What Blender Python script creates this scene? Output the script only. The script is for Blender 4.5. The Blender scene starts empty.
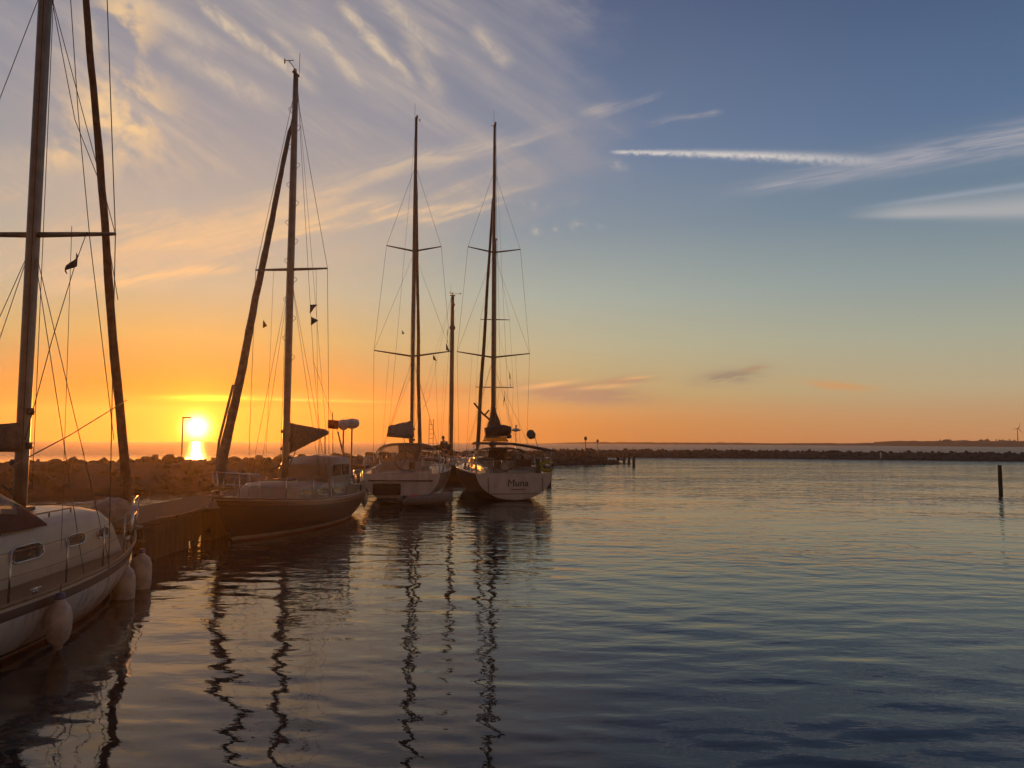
import bpy, bmesh, math, random
import numpy as np
from mathutils import Vector, Matrix, noise
C = bpy.context.scene.collection
SC = bpy.context.scene
R_ = math.radians
PI = math.pi
random.seed(7); rng = np.random.default_rng(7)

# ------------------------------------------------------------------ camera
FPX, CAMH, SEA_R = 769.0, 2.62, 500.0
pitch = math.atan((443.2 - 384) / FPX) - CAMH / SEA_R
roll = R_(.34)
cam_d = bpy.data.cameras.new('camera'); cam = bpy.data.objects.new('camera', cam_d); C.objects.link(cam)
cam_d.sensor_width = 36; cam_d.lens = 36 * FPX / 1024
cam_d.clip_start = .1; cam_d.clip_end = 20000
Mc = Matrix.Rotation(PI/2 + pitch, 4, 'X') @ Matrix.Rotation(roll, 4, 'Z')
cam.matrix_world = Matrix.Translation((0, 0, CAMH)) @ Mc
SC.camera = cam
M3 = Mc.to_3x3()
def ray(px, py): return M3 @ Vector(((px-512)/FPX, -(py-384)/FPX, -1.0))
def P(px, py, Y):
    d = ray(px, py); return Vector((0, 0, CAMH)) + d * (Y / d.y)
def G(px, py):
    d = ray(px, py); return (d.x/d.y, d.z/d.y)

# ------------------------------------------------------------------ render, exposure
SC.render.engine = 'CYCLES'
cy = SC.cycles
cy.use_denoising = True
cy.max_bounces = 6; cy.diffuse_bounces = 2; cy.glossy_bounces = 3; cy.transmission_bounces = 4
cy.transparent_max_bounces = 8; cy.volume_bounces = 0
cy.caustics_reflective = False; cy.caustics_refractive = False
SC.view_settings.view_transform = 'Standard'; SC.view_settings.look = 'None'
SC.view_settings.exposure = .14; SC.view_settings.gamma = 1

# ------------------------------------------------------------------ sun
sd = ray(197, 427).normalized()
SUN_EL = math.asin(sd.z); SUN_AZ = math.atan2(sd.x, sd.y)
sl = bpy.data.lights.new('sun', 'SUN'); so = bpy.data.objects.new('sun', sl); C.objects.link(so)
sl.energy = 4.0; sl.angle = R_(.5); sl.color = (1, .29, .035)
so.rotation_euler = (-sd).to_track_quat('-Z', 'Y').to_euler()

# ------------------------------------------------------------------ node expression helper
class X:
    nt = None
    def __init__(s, v): s.v = v
    @staticmethod
    def m(op, *a, clamp=False):
        n = X.nt.nodes.new('ShaderNodeMath'); n.operation = op; n.use_clamp = clamp
        for i, q in enumerate(a):
            q = q.v if isinstance(q, X) else q
            if isinstance(q, (int, float)): n.inputs[i].default_value = q
            else: X.nt.links.new(q, n.inputs[i])
        return X(n.outputs[0])
    def __add__(s, o): return X.m('ADD', s, o)
    __radd__ = __add__
    def __sub__(s, o): return X.m('SUBTRACT', s, o)
    def __rsub__(s, o): return X.m('SUBTRACT', o, s)
    def __mul__(s, o): return X.m('MULTIPLY', s, o)
    __rmul__ = __mul__
    def __truediv__(s, o): return X.m('DIVIDE', s, o)
    def __neg__(s): return X.m('MULTIPLY', s, -1.0)
def xmax(a, b): return X.m('MAXIMUM', a, b)
def xmin(a, b): return X.m('MINIMUM', a, b)
def sat(a): return X.m('ADD', a, 0.0, clamp=True)
def smooth(a, lo, hi):
    n = X.nt.nodes.new('ShaderNodeMapRange'); n.interpolation_type = 'SMOOTHSTEP'
    X.nt.links.new(a.v, n.inputs['Value']); n.inputs['From Min'].default_value = lo; n.inputs['From Max'].default_value = hi
    if lo > hi:
        n.inputs['From Min'].default_value = hi; n.inputs['From Max'].default_value = lo
        n.inputs['To Min'].default_value = 1; n.inputs['To Max'].default_value = 0
    return X(n.outputs['Result'])
def gauss(a): return X.m('EXPONENT', -(a * a))
def combine(x, y, z):
    n = X.nt.nodes.new('ShaderNodeCombineXYZ')
    for i, q in enumerate((x, y, z)):
        if isinstance(q, X): X.nt.links.new(q.v, n.inputs[i])
        else: n.inputs[i].default_value = q
    return n.outputs[0]
def xnoise(vec, scale, detail=5, rough=.55, dist=0.0):
    n = X.nt.nodes.new('ShaderNodeTexNoise'); X.nt.links.new(vec, n.inputs['Vector'])
    n.inputs['Scale'].default_value = scale; n.inputs['Detail'].default_value = detail
    n.inputs['Roughness'].default_value = rough; n.inputs['Distortion'].default_value = dist
    return X(n.outputs['Fac'])
def ramp(fac, stops):
    n = X.nt.nodes.new('ShaderNodeValToRGB'); X.nt.links.new(fac.v, n.inputs[0])
    e = n.color_ramp.elements
    while len(e) < len(stops): e.new(.5)
    for q, (p_, c) in zip(e, stops): q.position = p_; q.color = (*c, 1)
    return n.outputs[0]
def mixc(f, a, b, blend='MIX'):
    n = X.nt.nodes.new('ShaderNodeMix'); n.data_type = 'RGBA'; n.blend_type = blend; n.clamp_result = False
    for k, q in ((0, f), (6, a), (7, b)):
        q = q.v if isinstance(q, X) else q
        if isinstance(q, (int, float)): n.inputs[k].default_value = q
        elif isinstance(q, tuple): n.inputs[k].default_value = (*q, 1)
        else: X.nt.links.new(q, n.inputs[k])
    return n.outputs[2]
def s2l(r, g, b):
    f = lambda c: (c/12.92 if c <= .04045 else ((c+.055)/1.055)**2.4)
    return tuple(f(c/255) for c in (r, g, b))

# ------------------------------------------------------------------ sky
W = bpy.data.worlds.new('World'); SC.world = W; W.use_nodes = True
nt = W.node_tree; nt.nodes.clear(); X.nt = nt
tc = nt.nodes.new('ShaderNodeTexCoord'); sp = nt.nodes.new('ShaderNodeSeparateXYZ'); nt.links.new(tc.outputs['Generated'], sp.inputs[0])
dx, dy, dz = X(sp.outputs[0]), X(sp.outputs[1]), X(sp.outputs[2])
el = X.m('ARCSINE', dz) * (180/PI)
az = X.m('ARCTAN2', dx, dy) * (180/PI)
daz = X.m('ABSOLUTE', az - math.degrees(SUN_AZ)); daz = xmin(daz, 360 - daz)
e01 = sat(el / 90.0)
far_ramp = ramp(e01, [(0, s2l(200, 138, 92)), (1.2/90, s2l(196, 150, 104)), (3.5/90, s2l(182, 166, 132)), (7/90, s2l(162, 165, 147)), (10.5/90, s2l(139, 152, 152)),
                      (15.5/90, s2l(106, 128, 146)), (21/90, s2l(86, 110, 142)), (30/90, s2l(64, 84, 118)), (45/90, s2l(60, 72, 94)), (1, s2l(46, 50, 60))])
mid_ramp = ramp(e01, [(0, s2l(186, 120, 60)), (1.2/90, s2l(190, 128, 66)), (3.5/90, s2l(182, 158, 104)), (7/90, s2l(176, 172, 140)), (10.5/90, s2l(160, 170, 158)),
                      (15.5/90, s2l(130, 144, 154)), (21/90, s2l(108, 126, 152)), (30/90, s2l(86, 100, 130)), (45/90, s2l(66, 76, 96)), (1, s2l(46, 50, 60))])
near_ramp = ramp(e01, [(0, s2l(60, 32, 12)), (1.2/90, s2l(84, 44, 16)), (3.5/90, s2l(142, 100, 38)), (7/90, s2l(174, 158, 98)), (10.5/90, s2l(176, 172, 144)),
                       (15.5/90, s2l(168, 166, 158)), (21/90, s2l(136, 140, 150)), (30/90, s2l(114, 118, 136)), (45/90, s2l(64, 70, 88)), (1, s2l(34, 40, 54))])
back_ramp = ramp(e01, [(0, s2l(152, 112, 86)), (8/90, s2l(144, 110, 92)), (20/90, s2l(100, 84, 80)), (1, s2l(36, 38, 44))])  # unseen sky behind the camera, warmed and brightened to fill the boat fronts
base = mixc(smooth(daz, 2, 26), near_ramp, mid_ramp)
base = mixc(smooth(daz, 20, 58), base, far_ramp)
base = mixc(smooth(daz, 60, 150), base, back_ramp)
# direction-space coordinates for the clouds (tangent plane of the sky in front)
fy = xmax(dy, .05)
gx, gz = dx / fy, dz / fy
front = smooth(dy, .1, .4)
K = FPX
def seg(p0, p1, w0, w1, soft0=.15, soft1=.15):
    """mask of a long streak of cloud between two directions; also returns along / across coordinates"""
    a, b = G(*p0), G(*p1)
    L = math.hypot(b[0]-a[0], b[1]-a[1]); ux, uz = (b[0]-a[0])/L, (b[1]-a[1])/L
    rx, rz = gx - a[0], gz - a[1]
    t = (rx*ux + rz*uz) / L; n = (rz*ux - rx*uz) * K
    w = sat(t) * (w1-w0) + w0
    m = smooth(t, 0, soft0) * smooth(t, 1, 1-soft1)
    return t, n, w, m
def blob(p, wx, wz, rot=0):
    a = G(*p); rx, rz = (gx-a[0])*K, (gz-a[1])*K
    c, s = math.cos(R_(rot)), math.sin(R_(rot))
    X1 = (rx*c + rz*s)/wx; Z1 = (rz*c - rx*s)/wz
    return X.m('EXPONENT', -(X1*X1 + Z1*Z1))
def streaks(rot, sx, sz, scale, detail=6, rough=.6, dist=.6, off=0.0):
    c, s = math.cos(R_(rot)), math.sin(R_(rot))
    u = (gx*c + gz*s)*sx + off; v = (gz*c - gx*s)*sz
    return xnoise(combine(u, v, off), scale, detail, rough, dist)
warp = xnoise(combine(gx, gz, 3.0), 2.2, 3, .5) - .5
# cirrus veil: everything left of a slanting edge
a0, a1 = G(575, 0), G(640, 95)
edge_n = xnoise(combine(gx, gz*1.6, 0), 7, 5, .6)
upper_right = smooth((gx - G(600, 60)[0]) * K + (edge_n - .5)*170 - (gz - G(600, 60)[1])*K*(-.25), 40, -70)
ldx = (gx - G(350, 262)[0])*K
lower_edge_h = (gz - G(350, 262)[1])*K - xmax(ldx, 0.0)*.36 - xmin(ldx, 0.0)*.065     # rises to the right
veil = upper_right * smooth(lower_edge_h + (edge_n-.5)*100, -38, 30) * front
st_up = streaks(-33, .75, 7.0, 2.2, 8, .58, .25, 2.0)
st_lo = streaks(19, 1.0, 8.5, 2.2, 7, .60, .55, 9.0)
hi = smooth((gz - G(300, 175)[1])*K + warp*160, -40, 50)
st = st_up * hi + st_lo * (1 - hi)
fine = streaks(-40, 3.0, 12.0, 5, 7, .65, .4, 5.0)
veil_a = veil * sat(smooth(st, .30, .66)*.62 + .40)
veil_b = veil * smooth(st*.8 + fine*.2, .50, .70)
# colour of the clouds: grey rose high up, gold low down and toward the sun
lowf = smooth(el, 25, 9)
gold = mixc(smooth(daz, 40, 5), s2l(216, 188, 158), s2l(238, 192, 132))
hi_c = mixc(smooth(daz, 45, 10), s2l(178, 168, 166), s2l(206, 186, 162))
cl_bright = mixc(lowf, hi_c, gold)
veil_c = mixc(lowf, mixc(smooth(daz, 50, 5), s2l(134, 135, 148), s2l(162, 155, 156)), mixc(smooth(daz, 45, 8), s2l(172, 164, 154), s2l(188, 172, 148)))
col = mixc(veil_a*.80, base, veil_c)
col = mixc(veil_b*.42, col, cl_bright)
# hand-placed streaks that run down to the right
acc = None
for p0, p1, w0, w1, s in (((178, -12), (330, 100), 5, 7, .55), ((262, 20), (322, 85), 4, 6, .3), ((300, 18), (372, 92), 5, 5, .5), ((330, -10), (424, 92), 6, 6, .6),
                          ((372, -12), (452, 60), 6, 7, .45), ((400, 10), (445, 110), 7, 12, .3), ((470, 20), (515, 70), 7, 9, .4), ((150, 40), (290, 112), 7, 12, .35), ((100, -20), (240, 60), 5, 9, .3)):
    t, n, w, m = seg(p0, p1, w0, w1, .3, .3)
    k = gauss((n + warp*26 + (fine-.5)*16)/w) * m * s
    acc = k if acc is None else xmax(acc, k)
tex = smooth(streaks(-50, 5, 10, 6, 6, .65, .5, 1.0), .3, .7)
col = mixc(sat(acc * (tex*.9+.5) * 1.25), col, cl_bright)
# long gold bands that fan out from low left to the right
acc = None
for p0, p1, w0, w1, s in (((40, 262), (600, 118), 14, 7, .42), ((60, 246), (420, 200), 10, 7, .55), ((150, 250), (560, 188), 7, 5, .6), ((380, 222), (520, 206), 4, 3, .5),
                          ((30, 280), (260, 262), 9, 6, .5), ((0, 232), (260, 212), 8, 9, .4), ((570, 116), (668, 90), 9, 4, .42), ((640, 128), (728, 123), 5, 3, .36)):
    t, n, w, m = seg(p0, p1, w0, w1, .35, .2)
    k = gauss((n + warp*90 + (st_lo-.5)*60)/w) * m * s
    acc = k if acc is None else xmax(acc, k)
tex2 = smooth(streaks(16, 3, 14, 4, 6, .62, .5, 4.0), .32, .68)
col = mixc(sat(acc * (tex2*1.3+.15)), col, cl_bright)
# fleecy patch high at the left
fl = streaks(50, 1.6, 1.0, 13, 5, .5, .3, 7.0)
fm = xmax(blob((118, 112), 46, 56, 20), blob((122, 24), 34, 40)*.8)
fm = xmax(fm, blob((70, 150), 45, 20, 10)*.7)
col = mixc(sat(fm*1.25) * smooth(fl, .40, .60) * .9, col, s2l(240, 200, 146))
# contrails
t, n, w, m = seg((606, 152), (900, 163), 1.6, 6.5, .06, .12)
cr = xnoise(combine(gx, gz, 0), 130, 4, .6)
k = gauss((n + (cr-.5)*5 - t*(t-1.0)*(-9))/w) * m * (smooth(cr, .25, .6)*.5+.5)
col = mixc(k*smooth(t, 1.25, .45)*.85, col, s2l(214, 205, 198))
t, n, w, m = seg((690, 199), (1130, 118), 4, 22, .3, .05)
k = gauss((n + (st_lo-.5)*14)/w) * m * (smooth(streaks(10, 2, 30, 4), .3, .7)*.75+.25)
col = mixc(sat(k*.75), col, s2l(178, 172, 176))
t, n, w, m = seg((830, 217), (1120, 207), 2, 12, .3, .05)
k = gauss(xmax(n*-1.0, n*.45)/w + (st_lo-.5)*.5) * m
col = mixc(sat(k*.62), col, s2l(186, 182, 180))
t, n, w, m = seg((830, 212), (1120, 172), 2, 4, .4, .05)
col = mixc(sat(gauss(n/w)*m*.38), col, s2l(168, 172, 184))
# small puffs and low clouds
pn = xnoise(combine(gx, gz, 1.0), 60, 4, .6)
for p, wx, wz, s in (((537, 231), 5, 4, .5), ((556, 230), 4, 3, .35), ((578, 227), 6, 5, .75), ((600, 226), 4, 3, .2), ((618, 165), 10, 5, .3), ((535, 205), 12, 4, .3)):
    col = mixc(blob(p, wx, wz, -15)*smooth(pn, .36, .66)*(s*.8), col, s2l(214, 198, 176))
ln = streaks(4, 5, 26, 3.2, 6, .6, .5, 12.0)
for p, wx, wz, rot, s, c in (((578, 394), 58, 9, -3, 1.3, (160, 134, 110)), ((622, 381), 32, 4.5, 8, 1.0, (172, 142, 112)), ((730, 377), 30, 6.5, 6, 1.1, (150, 136, 116)), ((757, 368), 14, 3, 12, .7, (166, 136, 106)), ((838, 386), 34, 4, -4, 1.0, (200, 154, 106)),
                              ((330, 396), 90, 6, 0, .8, (196, 124, 66)), ((440, 392), 40, 7, 0, .6, (180, 124, 82))):
    col = mixc(sat(blob(p, wx, wz, rot)*smooth(ln, .26, .50)*(s*1.25)), col, s2l(*c))
col = mixc(sat((blob((548, 385), 26, 2.5, 8) + blob((602, 387), 26, 2.0, 5) + blob((640, 377), 18, 1.6, 8))*smooth(ln, .3, .5)*.7), col, s2l(238, 184, 120))
col = mixc(sat(blob((212, 398), 40, 2.6, 0)*smooth(ln, .3, .5)*1.6), col, (1.1, .66, .05))
col = mixc(sat(blob((300, 400), 80, 1.5, -1)*smooth(ln, .38, .6)*.6), col, (1.0, .60, .10))
# sun disc and aureole
dot = dx*sd.x + dy*sd.y + dz*sd.z
ang = X.m('ARCCOSINE', xmin(dot, 1.0)) * (180/PI)
disc = gauss(ang/.62)
g1 = X.m('EXPONENT', ang * -(1/1.05)); g2 = X.m('EXPONENT', ang * -(1/5.0)); g3 = gauss(ang/2.1)
def scale_c(f, c):
    return mixc(1.0, combine(f*c[0], f*c[1], f*c[2]), (0, 0, 0), 'ADD')
col = mixc(1.0, col, scale_c(disc, (7, 5.5, 2.6)), 'ADD')
col = mixc(1.0, col, scale_c(g1, (1.6, 1.25, .01)), 'ADD')
col = mixc(1.0, col, scale_c(g2, (.04, .01, 0)), 'ADD')
sky = nt.nodes.new('ShaderNodeTexSky'); sky.sky_type = 'NISHITA'; sky.sun_disc = False
sky.sun_elevation = SUN_EL; sky.sun_rotation = SUN_AZ
bg1 = nt.nodes.new('ShaderNodeBackground'); nt.links.new(sky.outputs[0], bg1.inputs[0]); bg1.inputs[1].default_value = .004
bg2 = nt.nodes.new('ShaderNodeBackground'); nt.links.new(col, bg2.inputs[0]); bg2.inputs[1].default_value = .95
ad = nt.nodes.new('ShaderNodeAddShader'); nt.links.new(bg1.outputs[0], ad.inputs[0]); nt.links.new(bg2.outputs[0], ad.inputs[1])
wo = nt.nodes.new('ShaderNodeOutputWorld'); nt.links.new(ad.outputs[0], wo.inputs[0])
W.cycles.sampling_method = 'MANUAL'; W.cycles.sample_map_resolution = 1024

# ------------------------------------------------------------------ materials
MATS = {}
def pbr(name, col, rough=.5, metal=0, var=.25, scale=6, bump=0, spec=None, coat=0, stretch=(1, 1, 1)):
    if name in MATS: return MATS[name]
    m = bpy.data.materials.new(name); m.use_nodes = True; t = m.node_tree; b = t.nodes['Principled BSDF']
    X.nt = t
    co = t.nodes.new('ShaderNodeTexCoord'); mp = t.nodes.new('ShaderNodeMapping'); mp.inputs['Scale'].default_value = stretch
    t.links.new(co.outputs['Object'], mp.inputs[0])
    f = xnoise(mp.outputs[0], scale, 6, .6)
    c0 = tuple(c*(1-var) for c in col); c1 = tuple(min(1, c*(1+var)) for c in col)
    cc = mixc(smooth(f, .3, .7), c0, c1); t.links.new(cc, b.inputs['Base Color'])
    rr = f * .25 + (rough - .125); t.links.new(sat(rr).v, b.inputs['Roughness'])
    b.inputs['Metallic'].default_value = metal
    if coat: b.inputs['Coat Weight'].default_value = coat
    if bump:
        bn = t.nodes.new('ShaderNodeBump'); bn.inputs['Strength'].default_value = 1; bn.inputs['Distance'].default_value = bump
        f2 = xnoise(mp.outputs[0], scale*3, 6, .65); t.links.new(f2.v, bn.inputs['Height']); t.links.new(bn.outputs[0], b.inputs['Normal'])
    MATS[name] = m; return m
def clear_mat(name, col, alpha):
    m = bpy.data.materials.new(name); m.use_nodes = True; t = m.node_tree; b = t.nodes['Principled BSDF']; X.nt = t
    b.inputs['Base Color'].default_value = (*col, 1); b.inputs['Roughness'].default_value = .12
    tr = t.nodes.new('ShaderNodeBsdfTransparent'); tr.inputs[0].default_value = (.92, .88, .8, 1)
    mx = t.nodes.new('ShaderNodeMixShader'); mx.inputs[0].default_value = alpha
    co = t.nodes.new('ShaderNodeTexCoord'); f = xnoise(co.outputs['Object'], 5, 3, .5); t.links.new((f*.3 + (alpha-.15)).v, mx.inputs[0])
    t.links.new(tr.outputs[0], mx.inputs[1]); t.links.new(b.outputs[0], mx.inputs[2]); t.links.new(mx.outputs[0], t.nodes['Material Output'].inputs[0])
    return m
def cloth_mat(name, col, trans=.35, scale=8):
    m = bpy.data.materials.new(name); m.use_nodes = True; t = m.node_tree; b = t.nodes['Principled BSDF']; X.nt = t
    co = t.nodes.new('ShaderNodeTexCoord'); f = xnoise(co.outputs['Object'], scale, 5, .6)
    cc = mixc(smooth(f, .3, .7), tuple(c*.7 for c in col), tuple(min(1, c*1.25) for c in col))
    t.links.new(cc, b.inputs['Base Color']); b.inputs['Roughness'].default_value = .85
    tl = t.nodes.new('ShaderNodeBsdfTranslucent'); t.links.new(cc, tl.inputs[0])
    bn = t.nodes.new('ShaderNodeBump'); bn.inputs['Distance'].default_value = .03; t.links.new(f.v, bn.inputs['Height']); t.links.new(bn.outputs[0], b.inputs['Normal'])
    mx = t.nodes.new('ShaderNodeMixShader'); mx.inputs[0].default_value = trans
    t.links.new(b.outputs[0], mx.inputs[1]); t.links.new(tl.outputs[0], mx.inputs[2]); t.links.new(mx.outputs[0], t.nodes['Material Output'].inputs[0])
    return m
white = pbr('white_gelcoat', (.47, .45, .42), .3, var=.16, scale=3.5, coat=.4, stretch=(1, 1, .3))
beige = pbr('beige_paint', (.26, .21, .16), .45, var=.15, scale=3)
cream = pbr('cream_gelcoat', (.46, .41, .34), .35, var=.1, scale=3, coat=.1)
navy = pbr('navy_hull_paint', (.016, .018, .028), .5, var=.2)
teak = pbr('teak_deck', (.26, .17, .10), .7, var=.3, scale=9, stretch=(12, 1, 1))
varn = pbr('varnished_wood', (.16, .07, .03), .35, var=.3, scale=12, coat=.4)
boot = pbr('boot_stripe', (.03, .02, .03), .4, var=.2)
antif = pbr('antifouling', (.16, .04, .03), .7, var=.35)
alu = pbr('mast_aluminium', (.22, .19, .165), .45, metal=.6, var=.2, scale=4)
alud = pbr('dark_spar', (.10, .09, .085), .5, metal=.3, var=.25, scale=4)
steel = pbr('stainless_steel', (.55, .53, .5), .22, metal=1, var=.1)
wire = pbr('rigging_wire', (.16, .15, .14), .5, metal=.5, var=.2)
rope = pbr('rope', (.30, .26, .2), .9, var=.3, scale=60)
rope_d = pbr('dark_rope', (.06, .05, .05), .9, var=.3, scale=60)
canvas_n = cloth_mat('navy_canvas', (.03, .035, .06), .12)
canvas_b = cloth_mat('black_canvas', (.025, .025, .028), .05)
canvas_g = cloth_mat('grey_canvas', (.20, .19, .18), .25)
sail_w = cloth_mat('sailcloth', (.42, .40, .36), .3)
sail_g = cloth_mat('furled_sail_strip', (.16, .145, .14), .2)
sail_br = cloth_mat('brown_sail_cover', (.20, .13, .10), .25)
sail_sunlit = cloth_mat('thin_sunlit_cloth', (.62, .50, .16), .6)  # low sunlight on the cover is put into this yellow
flag_r = cloth_mat('red_flag', (.45, .04, .03), .3)
flag_d = cloth_mat('dark_pennant', (.05, .05, .09), .15)
flag_g = cloth_mat('green_flag', (.10, .15, .05), .3)
vinyl = clear_mat('clear_vinyl_window', (.4, .38, .34), .30)
dglass = pbr('dark_window', (.03, .03, .035), .08, var=.1)
fenderm = pbr('white_fender_vinyl', (.46, .42, .37), .45, var=.28, scale=7)
fblue = pbr('blue_fender_end', (.05, .08, .2), .4)
rubber = pbr('black_rubber', (.03, .03, .03), .6)
greyrub = pbr('grey_dinghy_rubber', (.17, .155, .145), .6, var=.15)
redp = pbr('red_plastic', (.40, .07, .04), .4)
ylw = pbr('yellow_bag', (.50, .46, .06), .7)
wood = pbr('weathered_timber', (.035, .028, .022), .85, var=.4, scale=5, bump=.02, stretch=(1, 1, .15))
woodp = pbr('pier_planks', (.05, .04, .032), .85, var=.35, scale=4, bump=.015, stretch=(.3, 9, 1))
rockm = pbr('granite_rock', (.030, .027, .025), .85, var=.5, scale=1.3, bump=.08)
galv = pbr('galvanised_post', (.16, .16, .16), .6, metal=.4)
landm = pbr('far_land', (.02, .02, .018), 1, var=.4, scale=.05)
skin = pbr('skin', (.45, .28, .2), .55); hairm = pbr('hair', (.04, .03, .02), .7)
jacket = pbr('dark_jacket', (.03, .035, .05), .8, bump=.01, scale=12); jeans = pbr('jeans', (.05, .06, .1), .85, bump=.005, scale=14)
plas = pbr('white_plastic', (.6, .58, .55), .35)

# ------------------------------------------------------------------ object helpers
def empty(name, label, cat, loc, rz=0, group=None, kind=None):
    o = bpy.data.objects.new(name, None); C.objects.link(o); o.location = loc; o.rotation_euler = (0, 0, rz)
    o.empty_display_size = .3
    tagit(o, label, cat, group, kind); return o
def tagit(o, label=None, cat=None, group=None, kind=None, category=None):
    cat = cat or category
    for k, v in (('label', label), ('category', cat), ('group', group), ('kind', kind)):
        if v: o[k] = v
    return o
def W2L(root, p):
    """world point into a root's local frame"""
    v = Vector(p) - root.location
    return Matrix.Rotation(-root.rotation_euler.z, 3, 'Z') @ v
class MB:
    def __init__(s): s.v = []; s.f = []; s.m = []; s.sm = []
    def add(s, vs, fs, mi=0, smooth=True):
        o = len(s.v); s.v += [tuple(p) for p in vs]
        for f in fs: s.f.append(tuple(i+o for i in f)); s.m.append(mi); s.sm.append(smooth)
        return s
    def loft(s, rings, closed=True, caps=True, mi=0, smooth=True, mrow=None):
        n = len(rings[0]); vs = [p for r in rings for p in r]; o = len(s.v); s.v += [tuple(p) for p in vs]
        m = n if closed else n-1
        for i in range(len(rings)-1):
            for j in range(m):
                k = (j+1) % n
                s.f.append((o+i*n+j, o+i*n+k, o+(i+1)*n+k, o+(i+1)*n+j)); s.m.append(mrow[j] if mrow else mi); s.sm.append(smooth)
        if caps and closed:
            s.f.append(tuple(o+j for j in reversed(range(n)))); s.m.append(mi); s.sm.append(False)
            s.f.append(tuple(o+(len(rings)-1)*n+j for j in range(n))); s.m.append(mi); s.sm.append(False)
        return s
    def tube(s, pts, r, n=8, mi=0):
        pts = [Vector(p) for p in pts]; rs = r if isinstance(r, (list, tuple)) else [r]*len(pts)
        rings = []; up = None
        for i, p in enumerate(pts):
            d = (pts[min(i+1, len(pts)-1)] - pts[max(i-1, 0)])
            d = d.normalized() if d.length > 1e-9 else Vector((0, 0, 1))
            if up is None:
                up = Vector((1, 0, 0)) if abs(d.x) < .9 else Vector((0, 1, 0))
            a = (up - d*up.dot(d)).normalized(); b = d.cross(a); up = a
            rings.append([p + (a*math.cos(2*PI*k/n) + b*math.sin(2*PI*k/n))*rs[i] for k in range(n)])
        return s.loft(rings, True, True, mi)
    def box(s, c, sz, rz=0, mi=0, bev=0):
        x, y, z = (q/2 for q in sz); M = Matrix.Rotation(rz, 3, 'Z'); c = Vector(c)
        b = min(bev, x*.9, y*.9) if bev else min(x, y)*.12
        b = min(b, .03)
        pl = [(-x+b, -y), (x-b, -y), (x, -y+b), (x, y-b), (x-b, y), (-x+b, y), (-x, y-b), (-x, -y+b)]
        bz = min(b, z*.5)
        def ring(zz, k): return [c + M @ Vector((px*k[0], py*k[1], zz)) for px, py in pl]
        kk = ((x-bz)/x, (y-bz)/y)
        return s.loft([ring(-z, kk), ring(-z+bz, (1, 1)), ring(z-bz, (1, 1)), ring(z, kk)], True, True, mi, False)
    def lathe(s, c, prof, n=16, mi=0, axis='Z'):
        c = Vector(c); rings = []
        for r, h in prof:
            ring = []
            for k in range(n):
                a = 2*PI*k/n; v = Vector((r*math.cos(a), r*math.sin(a), h))
                if axis == 'X': v = Vector((v.z, v.x, v.y))
                if axis == 'Y': v = Vector((v.x, v.z, v.y))
                ring.append(c+v)
            rings.append(ring)
        return s.loft(rings, True, True, mi)
    def build(s, name, mats, parent=None, **tags):
        me = bpy.data.meshes.new(name); me.from_pydata(s.v, [], s.f)
        if not isinstance(mats, (list, tuple)): mats = [mats]
        for m in mats: me.materials.append(m)
        me.polygons.foreach_set('material_index', s.m); me.polygons.foreach_set('use_smooth', s.sm)
        bm = bmesh.new(); bm.from_mesh(me); bmesh.ops.recalc_face_normals(bm, faces=bm.faces); bm.to_mesh(me); bm.free()
        me.update()
        o = bpy.data.objects.new(name, me); C.objects.link(o)
        if parent: o.parent = parent
        tagit(o, **tags)
        return o
def lerp(a, b, t): return a + (b-a)*t
def line(a, b, n, sag=0):
    a, b = Vector(a), Vector(b)
    return [a.lerp(b, i/n) - Vector((0, 0, sag*4*(i/n)*(1-i/n))) for i in range(n+1)]
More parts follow.
